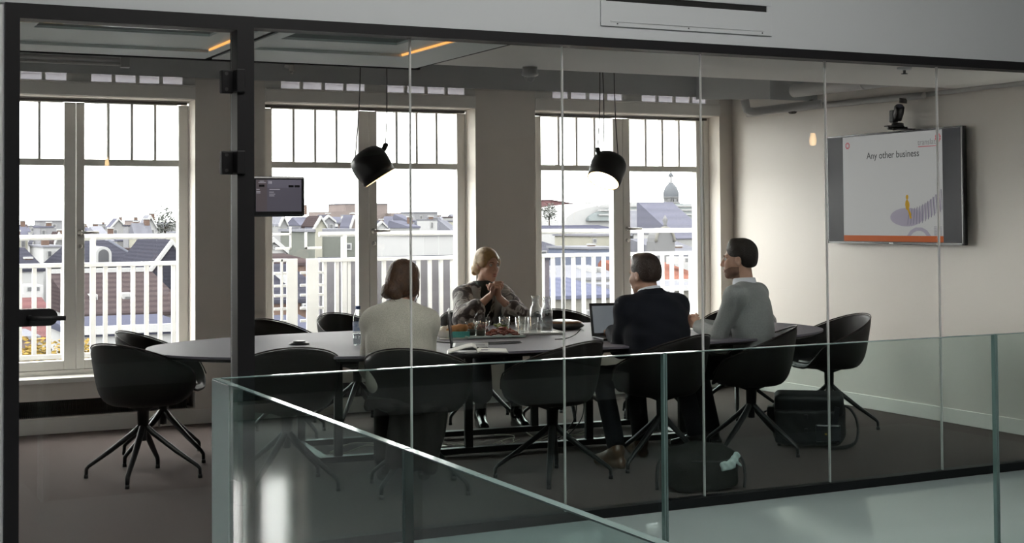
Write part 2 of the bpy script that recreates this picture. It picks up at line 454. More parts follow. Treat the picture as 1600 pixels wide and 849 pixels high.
# convector grilles below the sills
for i, (a, b) in enumerate(OPEN):
    t = thing('convector_grille', ('black convector slot under the window nearest the glass door', 'black convector slot under the middle window', 'black convector slot under the window by the screen wall')[i],
              'radiator', ((a + b) / 2, PY + .05, .12), 0, 'convectors under the windows')
    inv = Matrix.Translation(t.location).inverted()
    bm = nb(); add_tube(bm, [(a + .03, PY + .09, .175), (b - .03, PY + .09, .175)], .03, 12)
    o = obj('heating_pipe', bm, 'pipe_dark', t); o.matrix_parent_inverse = inv
    bm = nb(); n = int((b - a - .08) / .0135)
    for k in range(n):
        x = a + .04 + k * .0135
        add_box(bm, x - .0012, x + .0012, PY + .012, PY + .15, .119, .231)
    o = obj('cooling_fins', bm, 'pipe_dark', t); o.matrix_parent_inverse = inv
for x, lb in ((2.36, 'thin pale pipe rising under the window nearest the door'), (2.93, 'thin pale pipe with a valve before the pier near the door')):
    t = thing('radiator_pipe', lb, 'pipe', (x, PY - .05, 0))
    bm = nb(); add_tube(bm, [(0, 0, 0), (0, 0, .26), (0, .07, .26)], .008, 8); obj('pipe_run', bm, 'pipe_white', t)
    bm = nb(); add_tube(bm, [(0, 0, .235), (0, 0, .28)], .016, 12); add_tube(bm, [(0, 0, .257), (-.035, 0, .257)], .011, 12); obj('valve', bm, 'pipe_white', t)

# ---------------------------------------------------------------- glass partition
t = thing('partition', 'frameless glass wall in a black frame', 'partition', (3.6, GY, 0)); t['kind'] = 'structure'
pinv = Matrix.Translation(t.location).inverted()
def PL(n, bm, mt, par=t):
    o = obj(n, bm, mt, par); o.matrix_parent_inverse = pinv; return o
bm = nb()
add_box(bm, 1.812, RX, GY - .065, GY + .045, 2.366, 2.415); add_box(bm, 1.812, RX, GY - .035, GY + .035, 0, .045)
PL('partition_frame', bm, 'black_frame')
joints = [1.812, 2.592, 3.415, 4.245, 5.071, 5.884, 6.70, RX]
for a, b in zip(joints, joints[1:]):
    bm = nb(); add_box(bm, a + .003, b - .003, GY - .006, GY + .006, .04, 2.37); PL('glass_pane', bm, 'partition_glass')
for x in joints[1:-1]:
    bm = nb(); add_box(bm, x - .0035, x + .0035, GY - .0065, GY + .0065, .045, 2.366); PL('silicone_joint', bm, 'joint_silicone')
# door with its frame
t = thing('door_1', None, None, (1.28, GY, 0)); t['kind'] = 'structure'
dinv = Matrix.Translation(t.location).inverted()
door = t
def DL(n, bm, mt, par=None):
    o = obj(n, bm, mt, par or door)
    if par is None: o.matrix_parent_inverse = dinv
    return o
bm = nb()
add_box(bm, .757, .815, GY - .07, GY + .045, 0, 2.415); add_box(bm, 1.735, 1.812, GY - .07, GY + .045, 0, 2.415); add_box(bm, .815, 1.735, GY - .07, GY + .045, 2.352, 2.415)
DL('door_frame', bm, 'black_frame')
bm = nb(); add_box(bm, .820, 1.727, GY - .006, GY + .006, .012, 2.346); DL('glass_leaf', bm, 'partition_glass')
for z in (2.125, 1.762, .30):
    bm = nb(); add_box(bm, 1.678, 1.735, GY - .022, GY + .022, z - .052, z + .052, .006); add_box(bm, 1.728, 1.768, GY - .088, GY + .02, z - .052, z + .052, .005)
    hg = DL('hinge', bm, 'black_frame')
    for dz in (-.035, .035):
        bm = nb(); add_tube(bm, [(1.70, GY - .0225, z + dz), (1.70, GY - .0235, z + dz)], .008, 12)
        DL('screw', bm, 'screw_grey', hg)
bm = nb()
hz = 1.103
pl = [(.815, hz - .036), (.94, hz - .036)] + [(.94 + .036 * math.sin(R(a)), hz - .036 * math.cos(R(a))) for a in range(15, 180, 15)] + [(.94, hz + .036), (.815, hz + .036)]
add_prism(bm, pl, GY - .026, GY + .026, 'y')
lk = DL('door_lock', bm, 'black_frame')
bm = nb()
add_tube(bm, [(.862, GY - .02, hz), (.862, GY - .068, hz), (.875, GY - .078, hz), (.999, GY - .078, hz - .003)], [.012, .011, .0105, .010], 12)
add_tube(bm, [(.862, GY + .02, hz), (.862, GY + .068, hz), (.875, GY + .078, hz), (.985, GY + .078, hz)], [.012, .011, .0105, .010], 12)
DL('door_handle', bm, 'black_frame', lk)

# vent in the fascia
t = thing('vent_grille', 'white slotted air grille in the fascia above the glass wall', 'vent', (4.13, GY - .06, 2.472))
inv = Matrix.Translation(t.location).inverted()
bm = nb(); y1 = GY - .06
add_box(bm, 3.604, 4.664, y1 - .008, y1, 2.474, 2.602, .002); add_box(bm, 3.604, 3.634, y1 - .008, y1, 2.602, 2.634); add_box(bm, 4.632, 4.664, y1 - .008, y1, 2.602, 2.634); add_box(bm, 3.604, 4.664, y1 - .008, y1, 2.634, 2.75, .002)
add_box(bm, 3.66, 4.61, y1 - .011, y1 - .007, 2.497, 2.5025)
o = obj('plate', bm, 'fascia_white', t); o.matrix_parent_inverse = inv
bm = nb(); add_box(bm, 3.634, 4.632, y1 - .002, y1 - .0005, 2.602, 2.634); o = obj('slot', bm, 'black_gap', t); o.matrix_parent_inverse = inv
bm = nb()
bm.free()
for x in (3.70, 4.13, 4.60):
    bm = nb(); add_tube(bm, [(x, y1 - .008, 2.488), (x, y1 - .010, 2.488)], .004, 10)
    o = obj('screw', bm, 'screw_grey', t); o.matrix_parent_inverse = inv

# ---------------------------------------------------------------- glass balustrade round the void
RZ, RY, SX = 1.0, 4.49, 1.19
def rail_panel(label, axis, a, b):
    t = thing('glass_balustrade', label, 'balustrade', (((a + b) / 2, RY, 0) if axis == 'x' else (SX, (a + b) / 2, 0)), 0, 'glass balustrade panels')
    inv = Matrix.Translation(t.location).inverted(); th = .010
    bm = nb()
    if axis == 'x': add_box(bm, a + .006, b - .006, RY - th, RY + th, -.2, RZ - .002)
    else: add_box(bm, SX - th, SX + th, a + .006, b - .006, -.2, RZ - .002)
    o = obj('glass_pane', bm, 'rail_glass', t); o.matrix_parent_inverse = inv
    bm = nb()
    if axis == 'x':
        add_box(bm, a + .005, b - .005, RY - th, RY + th, RZ - .0015, RZ + .0015)
        for x in (a + .0055, b - .0055): add_box(bm, x - .003, x + .003, RY - th, RY + th, -.2, RZ)
    else:
        add_box(bm, SX - th, SX + th, a + .005, b - .005, RZ - .0015, RZ + .0015)
        for y in (a + .0055, b - .0055): add_box(bm, SX - th, SX + th, y - .003, y + .003, -.2, RZ)
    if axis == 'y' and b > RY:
        b2 = nb(); add_box(b2, SX - th - .0025, SX - th - .0005, b - .20, b - .002, -.2, RZ - .004)  # added pale strip imitating the white end wall mirrored in this pane
        o = obj('reflection_strip', b2, 'painted_reflection', t); o.matrix_parent_inverse = inv
    o = obj('polished_edge', bm, 'rail_edge', t); o.matrix_parent_inverse = inv
    return t
rail_panel('corner pane of the glass balustrade parallel to the meeting room', 'x', SX + .012, 2.872)
rail_panel('middle pane of the glass balustrade before the seated men', 'x', 2.872, 4.523)
rail_panel('balustrade pane at the end nearest the screen wall', 'x', 4.523, 6.17)
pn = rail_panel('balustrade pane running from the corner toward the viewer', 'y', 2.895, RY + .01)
rail_panel('second balustrade pane running toward the viewer, past the joint', 'y', 1.25, 2.895)
rail_panel('balustrade pane beside the viewer', 'y', -.40, 1.25)

# bare bulbs hanging in the atrium, seen only as glints in the glass
emat('bulb_glow', (1.0, .62, .28), 22)
for x, y, z, lb in ((2.46, -.5, 2.03, 'bare warm bulb hanging in the atrium, glinting in the glass door'), (6.78, 4.0, 2.08, 'bare warm bulb hanging in the atrium, glinting left of the screen'), (8.14, -1.0, -1.12, 'low bare warm bulb hanging in the void, glinting under the table')):
    t = thing('pendant_bulb', lb, 'lamp', (x, y, z), 0, 'bulbs hanging in the atrium')
    bm = nb(); add_lathe(bm, [(0, -.045), (.013, -.038), (.020, -.015), (.018, .01), (.012, .035), (.010, .05), (0, .05)], 18); obj('bulb', bm, 'bulb_glow', t)
    bm = nb(); add_tube(bm, [(0, 0, .05), (0, 0, .11)], .018, 12); obj('socket', bm, 'black_frame', t)
    bm = nb(); add_tube(bm, [(0, 0, .11), (0, 0, 4.6 - z)], .003, 6); obj('cord', bm, 'black_frame', t)
# ================================================================ furniture
pmat('table_top', (0.135, 0.126, 0.148), 0.6, spec=0.13, noise=(40, 0.5), c2=(0.127, 0.118, 0.14))
pmat('black_metal', (0.012, 0.012, 0.013), 0.38, noise=(20, 0.5))
pmat('chair_shell', (0.008, 0.0065, 0.006), 0.55, spec=0.3, noise=(60, 0.5), c2=(0.0065, 0.0055, 0.005), bump=(300, 0.05))
pmat('chair_leather', (0.020, 0.0115, 0.0095), 0.5, spec=0.35, noise=(50, 0.5), c2=(0.014, 0.0085, 0.007), bump=(250, 0.1))
pmat('chair_base', (0.008, 0.008, 0.009), 0.32, noise=(20, 0.5))
pmat('lamp_black', (0.014, 0.0125, 0.012), 0.35, noise=(20, 0.5))
pmat('lamp_inner', (0.85, 0.75, 0.62), 0.5, noise=(20, 0.5), emit=((1.0, 0.72, 0.40), 1.6))
emat('lamp_led', (1.0, 0.74, 0.45), 14)
pmat('cord_black', (0.03, 0.027, 0.026), 0.6, noise=(20, 0.5))
pmat('screen_bezel', (0.012, 0.012, 0.013), 0.25, noise=(20, 0.5))

# boat shaped table
TC, TA, TB, TT, TN = (4.10, 8.30), 2.27, 0.97, -0.09, 2.4
t = thing('conference_table', 'long dark grey boat-shaped meeting table on black legs', 'table', (TC[0], TC[1], 0), TT)
def outline(a, b, n, N=96):
    r = []
    for k in range(N):
        c, s = math.cos(2 * PI * k / N), math.sin(2 * PI * k / N)
        r.append((math.copysign(abs(c) ** (2 / n), c) * a, math.copysign(abs(s) ** (2 / n), s) * b))
    return r
bm = nb()
add_prism(bm, outline(TA, TB, TN), .727, .74, 'z')
obj('tabletop', bm, 'table_top', t)
bm = nb()
A = outline(TA - .001, TB - .001, TN); B = outline(TA - .05, TB - .05, TN)
va = [bm.verts.new((x, y, .727)) for x, y in A]; vb = [bm.verts.new((x, y, .705)) for x, y in B]
for k in range(96): bm.faces.new((va[k], va[(k + 1) % 96], vb[(k + 1) % 96], vb[k])).smooth = True
bm.faces.new(vb[::-1]); bm.faces.new(va)
obj('table_underside', bm, 'black_metal', t)
bm = nb()
for y in (-.06, .64): add_box(bm, -1.25, 1.28, y - .03, y + .03, .018, .055, .003)
for x in (-1.22, 1.25): add_box(bm, x - .03, x + .03, -.06, .64, .018, .055, .003)
obj('floor_frame', bm, 'black_metal', t)
for x, y in ((-1.13, -.06), (-.28, -.06), (.56, -.06), (1.25, -.06), (-1.2, .64), (.46, .64), (1.2, .64)):
    bm = nb(); add_box(bm, x - .026, x + .026, y - .016, y + .016, .05, .71, .003); obj('leg', bm, 'black_metal', t)
bm = nb(); add_box(bm, -1.7, 1.7, -.5, .5, .66, .706); obj('support_frame', bm, 'black_metal', t)

# bucket chair on a four-legged swivel base
HK = [(0, .805), (40, .785), (75, .715), (100, .655), (122, .60), (138, .53), (152, .475), (166, .452), (180, .447)]
def rim_h(a):
    a = abs(a)
    h = .805 - .128 * (1 - math.cos(R(a)))
    if a > 118:
        f = min(1, (a - 118) / 44); f = f * f * (3 - 2 * f)
        h = h * (1 - f) + .450 * f
    return h
def make_chair(name, label, cat, group):
    t = thing(name, label, cat, (0, 0, 0), 0, group)
    N = 64; bm = nb(); rings = []
    prof = [(.0, .447, 0), (.09, .446, 0), (.165, .445, 0), (.21, .452, 0), (.238, .472, .06), (.254, .50, .2), (.266, .5, .5), (.277, .5, .8), (.285, .5, 1.0)]
    for (r, z, w) in prof:
        if r == 0: rings.append([bm.verts.new((0, 0.01, z))]); continue
        rg = []
        for k in range(N):
            a = 360 * k / N; a = a if a <= 180 else a - 360
            h = rim_h(a)
            zz = z if w == 0 else .452 + (h - .452) * w + (.02 if w < .3 else 0) * (1 - w)
            rr = r
            if abs(a) > 125:
                f = (abs(a) - 125) / 55; f = f * f * (3 - 2 * f)
                rr = min(r, .2 + .6 * (r - .2)) * f + r * (1 - f) if r > .2 else r
            if w == 0: zz = min(zz, h)
            x = math.sin(R(a)) * rr * 1.02; y = -math.cos(R(a)) * rr * .96 + .01
            if w > 0: y -= .02 * w * math.cos(R(a)) if abs(a) < 90 else 0
            rg.append(bm.verts.new((x, y, zz)))
        rings.append(rg)
    for a, b in zip(rings, rings[1:]):
        for k in range(N):
            if len(a) == 1: f = bm.faces.new((a[0], b[k], b[(k + 1) % N]))
            else: f = bm.faces.new((a[k], b[k], b[(k + 1) % N], a[(k + 1) % N]))
            f.smooth = True
    bmesh.ops.recalc_face_normals(bm, faces=bm.faces[:])
    o = obj('shell', bm, ['chair_shell', 'chair_leather'], t)
    s = o.modifiers.new('thickness', 'SOLIDIFY'); s.thickness = .017; s.offset = 1; s.use_rim = True
    sb = o.modifiers.new('smooth', 'SUBSURF'); sb.levels = 1; sb.render_levels = 1
    bm = nb()
    pts = []
    for k in range(41):
        a = -140 + 280 * k / 40
        h = rim_h(a); pts.append((math.sin(R(a)) * .2955 * 1.02, -math.cos(R(a)) * .2955 * .96 + .01 - (.02 * math.cos(R(a)) if abs(a) < 90 else 0), h + .002))
    add_tube(bm, pts, .0045, 6); obj('piping', bm, 'chair_leather', o)
    bm = nb()
    add_lathe(bm, [(0, .449), (.10, .455), (.185, .452), (.21, .465), (.205, .482), (.16, .484), (0, .478)], 32)
    for v in bm.verts: v.co.y = v.co.y * .96 + .015
    obj('seat_pad', bm, 'chair_leather', t)
    bm = nb()
    add_lathe(bm, [(0, .425), (.085, .425), (.085, .415), (.034, .395), (.032, .30), (.022, .29), (.022, .22), (0, .215)], 20)
    bs = obj('column', bm, 'chair_base', t)
    for k in range(4):
        a = R(90 * k); c, s_ = math.cos(a), math.sin(a)
        bm = nb()
        P = [(.012, .325), (.022, .30), (.06, .262), (.20, .155), (.318, .072), (.333, .055), (.335, .018)]
        add_tube(bm, [(r * c, r * s_, z) for r, z in P], [.015, .0195, .0215, .0185, .0145, .0135, .0125], 10, flat=.8)
        lg = obj('leg', bm, 'chair_base', bs)
        bm = nb(); add_tube(bm, [(.335 * c, .335 * s_, .022), (.335 * c, .335 * s_, 0)], .0135, 12); g = obj('foot_glide', bm, 'black_metal', bs)
    return t
CH = 'black bucket chairs round the meeting table'
CHAIRS = [  # x, y, facing, base angle, label
    (1.81, 8.47, 35, 63, 'black bucket chair nearest the glass door, drawn up to the table tip'),
    (2.07, 9.10, -28, 34, 'black bucket chair at the table end, just behind the chair nearest the door'),
    (2.47, 7.80, 82, 40, 'empty black bucket chair seen from behind, right of the door post'),
    (3.10, 7.38, 52, 30, 'black bucket chair carrying the woman in the knitted jumper'),
    (3.91, 7.31, 112, 58, 'empty black bucket chair between the knitted jumper and the dark suit'),
    (4.69, 7.36, 112, 20, 'black bucket chair under the man in the dark suit'),
    (5.47, 7.52, 142, 22, 'black bucket chair under the man in the grey jumper'),
    (6.57, 8.10, 168, 45, 'empty black bucket chair at the far table end by the screen wall'),
    (3.05, 9.64, -60, 20, 'empty black bucket chair across the table, before the pier near the door'),
    (3.70, 9.97, -66, 50, 'empty brown-black bucket chair standing off the table before the middle window'),
    (4.57, 9.70, -84, 25, 'black bucket chair under the blonde woman'),
    (5.17, 9.42, -96, 70, 'empty dark bucket chair right of the blonde woman, behind the carafes'),
    (5.86, 9.28, -112, 15, 'dark bucket chair before the far window, mostly behind the suited man'),
    (6.40, 8.98, -140, 55, 'dark bucket chair in the far corner, mostly behind the man in grey'),
]
ch0 = make_chair('bucket_chair', '', 'chair', CH)
for i, (x, y, fa, ba, lb) in enumerate(CHAIRS):
    c = ch0 if i == 0 else copy_tree(ch0)
    c.location = (x, y, 0); c.rotation_euler = (0, 0, R(fa - 90)); c['label'] = lb
    for chd in c.children:
        if chd.name.startswith('column'): chd.rotation_euler = (0, 0, R(ba - fa + 90))

# pendant lamps
def pendant(label, rim, axis, spin, cords):
    t = thing('pendant_lamp', label, 'lamp', rim, 0, 'pendant lamps over the table')
    q = Vector((0, 0, 1)).rotation_difference(Vector(axis).normalized())
    mt = q.to_matrix().to_4x4() @ Matrix.Rotation(spin, 4, 'Z')
    bm = nb()
    add_lathe(bm, [(.109, .002), (.1145, 0), (.120, .05), (.124, .10), (.123, .13), (.116, .16), (.098, .187), (.07, .203), (.035, .211), (0, .213)], 40, mt)
    sh = obj('lamp_shade', bm, 'lamp_black', t)
    bm = nb(); add_lathe(bm, [(.1135, .001), (.117, .05), (.12, .10), (.118, .13), (.10, .165), (0, .18)], 40, mt); obj('inner_reflector', bm, 'lamp_inner', t)
    bm = nb(); add_lathe(bm, [(0, .075), (.09, .075), (.095, .082), (.09, .09), (0, .09)], 32, mt); o = obj('light_disc', bm, 'lamp_led', t); o['label'] = 'glowing warm white disc'
    bm = nb(); add_lathe(bm, [(.1142, .018), (.1172, .018), (.1177, .023), (.1145, .023)], 40, mt)
    k = mt @ Vector((.118, 0, .14)); k2 = mt @ Vector((.148, 0, .160))
    bm2 = nb(); add_tube(bm2, [k, k2], .017, 12); add_tube(bm2, [k2 + Vector((0, -.012, 0)), k2 + Vector((0, .012, 0))], .016, 12)
    bm.free(); obj('cable_clip', bm2, 'lamp_black', t)
    for a, b in cords:
        bm = nb(); A = mt @ Vector(a); Bv = Vector(b) - Vector(rim)
        P = []
        for j in range(13):
            s = j / 12; p = A.lerp(Bv, s); p.x += .018 * math.sin(PI * s) * (1 - s) * (1 if A.x < Bv.x else -1); P.append(p)
        add_tube(bm, P, .0035, 6); obj('cord', bm, 'cord_black', t)
    return t
pendant('black pendant lamp over the jumper woman, tilted so its mouth hides', (3.35, 8.60, 1.772), (-.50, .20, .84), R(-18),
        [((-.055, .02, .205), (3.235, 8.60, 2.92)), ((.148, 0, .162), (3.395, 8.60, 2.92))])
pendant('black pendant lamp nearer the screen, glowing mouth turned toward the door', (4.90, 8.40, 1.758), (.50, .22, .84), R(196),
        [((-.055, .01, .205), (4.985, 8.40, 2.92)), ((.148, 0, .162), (4.885, 8.40, 2.92)), ((.13, .03, .185), (4.900, 8.42, 2.92))])

# screen on the wall, with its slide
pmat('slide_grey', (0.10, 0.098, 0.095), 0.4, spec=0.08, noise=(3, 0.5), c2=(0.097, 0.095, 0.092), emit=((1.0, .985, .97), 0.27))
pmat('screen_dark', (0.014, 0.014, 0.016), 0.2, spec=0.06, noise=(3, 0.5), emit=((.7, .7, .85), 0.016))
pmat('slide_text', (0.02, 0.02, 0.02), 0.5, spec=0.05, noise=(3, .5), emit=((1, 1, 1), 0.02))
pmat('slide_text_grey', (0.08, 0.075, 0.075), 0.5, spec=0.05, noise=(3, .5), emit=((1, .95, .95), 0.13))
pmat('slide_red', (0.20, 0.04, 0.05), 0.5, spec=0.05, noise=(3, .5), emit=((1, .26, .30), 0.22))
pmat('slide_orange', (0.15, 0.035, 0.01), 0.4, spec=0.05, noise=(2, .5), emit=((1, .22, .05), 0.22))
pmat('slide_lilac', (0.09, 0.08, 0.10), 0.5, spec=0.05, noise=(6, .5), emit=((.92, .84, 1.0), 0.20))
pmat('slide_violet', (0.05, 0.045, 0.058), 0.5, spec=0.05, noise=(6, .5), emit=((.88, .80, 1.0), 0.12))
pmat('slide_yellow', (0.20, 0.12, 0.01), 0.5, spec=0.05, noise=(14, .8), c2=(.13, .07, .005), emit=((1, .58, .04), 0.22))
t = thing('television', 'large wall screen showing a meeting slide', 'television', (7.455, 8.40, 1.72))
inv = Matrix.Translation(t.location).inverted()
tvr = t
def TL(n, bm, mt, par=None):
    o = obj(n, bm, mt, par or tvr)
    if par is None: o.matrix_parent_inverse = inv
    return o
y0, y1, z0, z1 = 7.655, 9.15, 1.292, 2.15
bm = nb(); add_box(bm, 7.435, 7.475, y0, y1, z0, z1, .004); add_box(bm, 7.43, 7.436, y0, y1, z0, z0 + .016); add_box(bm, 7.43, 7.436, y0, y1, z1 - .011, z1); add_box(bm, 7.43, 7.436, y0, y0 + .011, z0, z1); add_box(bm, 7.43, 7.436, y1 - .011, y1, z0, z1)
TL('housing', bm, 'screen_bezel')
bm = nb(); add_box(bm, 7.47, RX - .002, 8.1, 8.7, 1.5, 1.95); TL('wall_bracket', bm, 'black_metal')
bm = nb(); add_box(bm, 7.432, 7.4355, y0 + .011, y1 - .011, z0 + .016, z1 - .011); sc = TL('screen', bm, 'screen_dark')
XS = 7.4318
SY0, SY1, SZ0, SZ1 = 7.853, 8.955, 1.312, 2.135        # slide: left edge is SY1
bm = nb(); add_box(bm, XS - .0004, XS, SY0, SY1, SZ0, SZ1); TL('slide', bm, 'slide_grey', sc)
def sy(u): return SY1 - u * (SY1 - SY0)
def sz(v): return SZ1 - v * (SZ1 - SZ0)
def poly_on_screen(bm, pts, lay): add_prism(bm, [(sy(u), sz(v)) for u, v in pts], XS - .0006 - .0003 * lay, XS - .0004, 'x')
bm = nb(); poly_on_screen(bm, [(0, .945), (1, .945), (1, 1), (0, 1)], 0); TL('slide_footer', bm, 'slide_orange', sc)
rot = (R(90), 0, R(-90))
def stext(n, s, size, mat, u, v, space=1.0):
    o = text_obj(n, s, size, mat, sc, (0, 0, 0), rot, .0003, space=space)
    o.location = (XS - .0009, sy(u), sz(v)); return o
stext('slide_title', 'Any other business', .075, 'slide_text', .255, .225)
stext('slide_logo_text', 'translate', .062, 'slide_text_grey', .77, .125, 1.0)
bm = nb(); poly_on_screen(bm, [(.775, .137), (.95, .137), (.95, .144), (.775, .144)], 1); TL('slide_underline', bm, 'slide_red', sc)
def emblem(u, v, r):
    bm = nb(); n = 16
    for k in range(8):
        a0, a1 = 2 * PI * k / 8, 2 * PI * (k + .8) / 8
        q = [(r * .55 * math.cos(a0), r * .55 * math.sin(a0)), (r * math.cos(a0), r * math.sin(a0)), (r * math.cos((a0 + a1) / 2) * 1.08, r * math.sin((a0 + a1) / 2) * 1.08), (r * math.cos(a1), r * math.sin(a1)), (r * .55 * math.cos(a1), r * .55 * math.sin(a1))]
        add_prism(bm, [(sy(u) - a, sz(v) + b) for a, b in q], XS - .001, XS - .0004, 'x')
    TL('slide_emblem', bm, 'slide_red', sc)
emblem(.052, .085, .026); emblem(.962, .07, .030)
# spiral stair picture
bm = nb()
poly_on_screen(bm, [(.60 + .17 * math.cos(a) * (1 if math.cos(a) < 0 else .9) + .06, .775 - .085 * math.sin(a)) for a in [2 * PI * k / 24 for k in range(24)]], 0)
ar = [(.655, .945), (.69, .895), (.74, .868), (.80, .868), (.85, .895), (.885, .945), (.845, .945), (.82, .915), (.79, .90), (.75, .90), (.715, .918), (.69, .945)]
poly_on_screen(bm, ar, 1)
TL('slide_stair', bm, 'slide_lilac', sc)
bm = nb()
for k in range(13):
    a = k / 12
    u0, v0 = .66 + .34 * a, .845 - .03 * a - .17 * max(0, a - .4) ** 1.0
    u1, v1 = .70 + .30 * a - .02, .70 - .13 * a ** 2 - .04 * a
    w = .0045 + .004 * a
    poly_on_screen(bm, [(min(u0, .995), v0), (min(u0 + w, .997), v0), (min(u1 + w, .997), v1), (min(u1, .995), v1)], 1)
for k in range(9): poly_on_screen(bm, [(.915, .86 + k * .0095), (.985, .86 + k * .0095), (.985, .864 + k * .0095), (.915, .864 + k * .0095)], 1)
TL('slide_stair_treads', bm, 'slide_violet', sc)
bm = nb()
for k in range(13):
    a = k / 12
    if k < 12:
        u0, v0 = .66 + .34 * a, .835 - .03 * a - .17 * max(0, a - .4); u1, v1 = .70 + .28 * a, .705 - .13 * a ** 2 - .04 * a
        b = (k + .62) / 12
        q0 = (.66 + .34 * b, .835 - .03 * b - .17 * max(0, b - .4)); q1 = (.70 + .28 * b, .705 - .13 * b ** 2 - .04 * b)
        poly_on_screen(bm, [(min(u0, .99), v0), (min(q0[0], .995), q0[1]), (min(q1[0], .995), q1[1]), (min(u1, .99), v1)], 0)
TL('slide_stair_risers', bm, 'slide_lilac', sc)
bm = nb()
poly_on_screen(bm, [(.648, .585), (.655, .572), (.668, .572), (.674, .585), (.672, .605), (.664, .615), (.68, .64), (.685, .67), (.677, .70), (.70, .745), (.697, .76), (.705, .785), (.685, .79), (.678, .755), (.665, .715), (.648, .70), (.64, .66), (.645, .63), (.656, .615), (.648, .60)], 2)
TL('slide_figure', bm, 'slide_yellow', sc)
bm = nb(); add_box(bm, 7.4285, 7.4305, 8.385, 8.43, z0 + .004, z0 + .011); TL('badge', bm, 'white_metal')

# camera above the screen
t = thing('conference_camera', 'black tilting camera on a bracket above the wall screen', 'camera', (7.36, 8.25, 2.155))
bm = nb()
add_box(bm, -.02, .14, -.05, .05, .0, .008, .003); add_box(bm, -.075, .02, -.055, .055, .022, .03, .003); add_tube(bm, [(-.06, .03, .012), (.10, .0, .012)], .012, 8); add_tube(bm, [(-.06, -.03, .0), (.06, -.01, .02)], .010, 8)
obj('bracket', bm, 'black_metal', t)
bm = nb(); add_lathe(bm, [(0, .03), (.045, .03), (.045, .045), (.03, .052), (0, .052)], 20, Matrix.Translation((.01, 0, 0))); obj('swivel_base', bm, 'lamp_black', t)
mt = Matrix.Translation((-.005, .0, .105)) @ Matrix.Rotation(R(12), 4, 'Y')
bm = nb(); obox(bm, (-.005, .025, .10), (.05, .055, .095), Matrix.Rotation(R(0), 4, 'Y'), .01); obj('arm', bm, 'lamp_black', t)
bm = nb(); add_tube(bm, [(.005, .0, .075), (.0, -.025, .125), (-.01, -.045, .165), (-.012, -.05, .172)], [.033, .038, .038, .030], 20); hd = obj('camera_head', bm, 'lamp_black', t)
bm = nb(); add_tube(bm, [(-.012, -.05, .172), (-.014, -.053, .178)], [.026, .024], 20); obj('lens', bm, 'screen_dark', hd)

# room booking tablet on the glass by the door
pmat('tablet_lilac', (0.05, 0.046, 0.06), 0.3, noise=(4, .5), emit=((.85, .80, 1.0), 0.085))
pmat('tablet_panel', (0.05, 0.046, 0.06), 0.3, noise=(4, .5), emit=((.85, .80, 1.0), 0.05))
pmat('tablet_side', (0.05, 0.04, 0.045), 0.3, noise=(4, .5), emit=((1, .85, .9), 0.045))
pmat('tablet_text', (0.2, 0.19, 0.22), 0.3, noise=(4, .5), emit=((.95, .92, 1.0), 0.20))
t = thing('booking_tablet', 'small black booking tablet hung on the glass beside the door post', 'tablet', (1.925, GY - .01, 1.61))
def BX(n, x0, x1, z0, z1, d, mt, par=None, bev=0):
    bm = nb(); add_box(bm, x0 - 1.925, x1 - 1.925, -d, -.002 if d > .005 else -.0, z0 - 1.61, z1 - 1.61, bev); return bm
bm = nb(); add_box(bm, -.122, .130, -.035, -.004, -.090, .092, .009); obj('housing', bm, 'screen_bezel', t)
bm = nb(); add_box(bm, -.099, .113, -.0365, -.034, -.067, .077); s0 = obj('display', bm, 'tablet_panel', t)
def rect(n, x0, x1, z0, z1, lay, mt):
    bm = nb(); add_box(bm, x0, x1, -.0366 - .0003 * lay, -.0360, z0, z1); return obj(n, bm, mt, s0)
rect('header_bar', -.046, .112, .040, .076, 1, 'tablet_lilac'); rect('side_bar', -.098, -.048, -.066, .076, 1, 'tablet_side')
for (x0, x1, z0, z1) in ((.052, .076, .042, .052), (.080, .105, .042, .052), (-.085, -.060, .044, .054)): rect('button', x0, x1, z0, z1, 2, 'screen_bezel')
def ttext(n, s, size, x, z):
    o = text_obj(n, s, size, 'tablet_text', s0, (x, -.0378, z), (R(90), 0, 0), .0001); return o
for (x0, x1, z) in ((-.082, -.062, .068), (-.088, -.054, .062), (-.097, -.082, .031), (-.097, -.079, .021), (-.097, -.079, .015), (-.037, .012, .031), (-.038, -.016, .019), (-.038, -.010, .010), (-.038, -.014, .002)):
    rect('text_line', x0, x1, z, z + .0032, 2, 'tablet_text')
rect('text_line', -.041, -.036, .058, .071, 2, 'tablet_text'); rect('text_line', -.033, -.026, .058, .070, 2, 'tablet_text')

# ceiling devices
def sprinkler(label, loc):
    t = thing('sprinkler', label, 'sprinkler', loc, 0, None)
    bm = nb(); add_lathe(bm, [(0, 0), (.045, 0), (.042, -.012), (.02, -.016), (0, -.016)], 20); obj('rosette', bm, 'white_metal', t)
    bm = nb(); add_tube(bm, [(0, 0, -.015), (0, 0, -.035)], .009, 10); add_lathe(bm, [(0, -.034), (.02, -.036), (.02, -.04), (0, -.04)], 14); obj('nozzle', bm, 'screw_grey', t)
sprinkler('small sprinkler head in the stepped ceiling coffer', (2.70, 7.0, 2.475))
sprinkler('small sprinkler head in the plain ceiling near the screen', (6.09, 6.75, 2.42))
t = thing('motion_sensor', 'white domed sensor under the ceiling before the grey beam', 'sensor', (3.94, 7.62, 2.42))
bm = nb(); add_lathe(bm, [(0, 0), (.045, 0), (.045, -.035), (.052, -.04), (.050, -.05), (.032, -.058), (0, -.058)], 24); obj('housing', bm, 'pipe_white', t)
bm = nb(); add_lathe(bm, [(.032, -.056), (.030, -.07), (.018, -.088), (0, -.092)], 20); obj('lens', bm, 'clear_plastic', t)

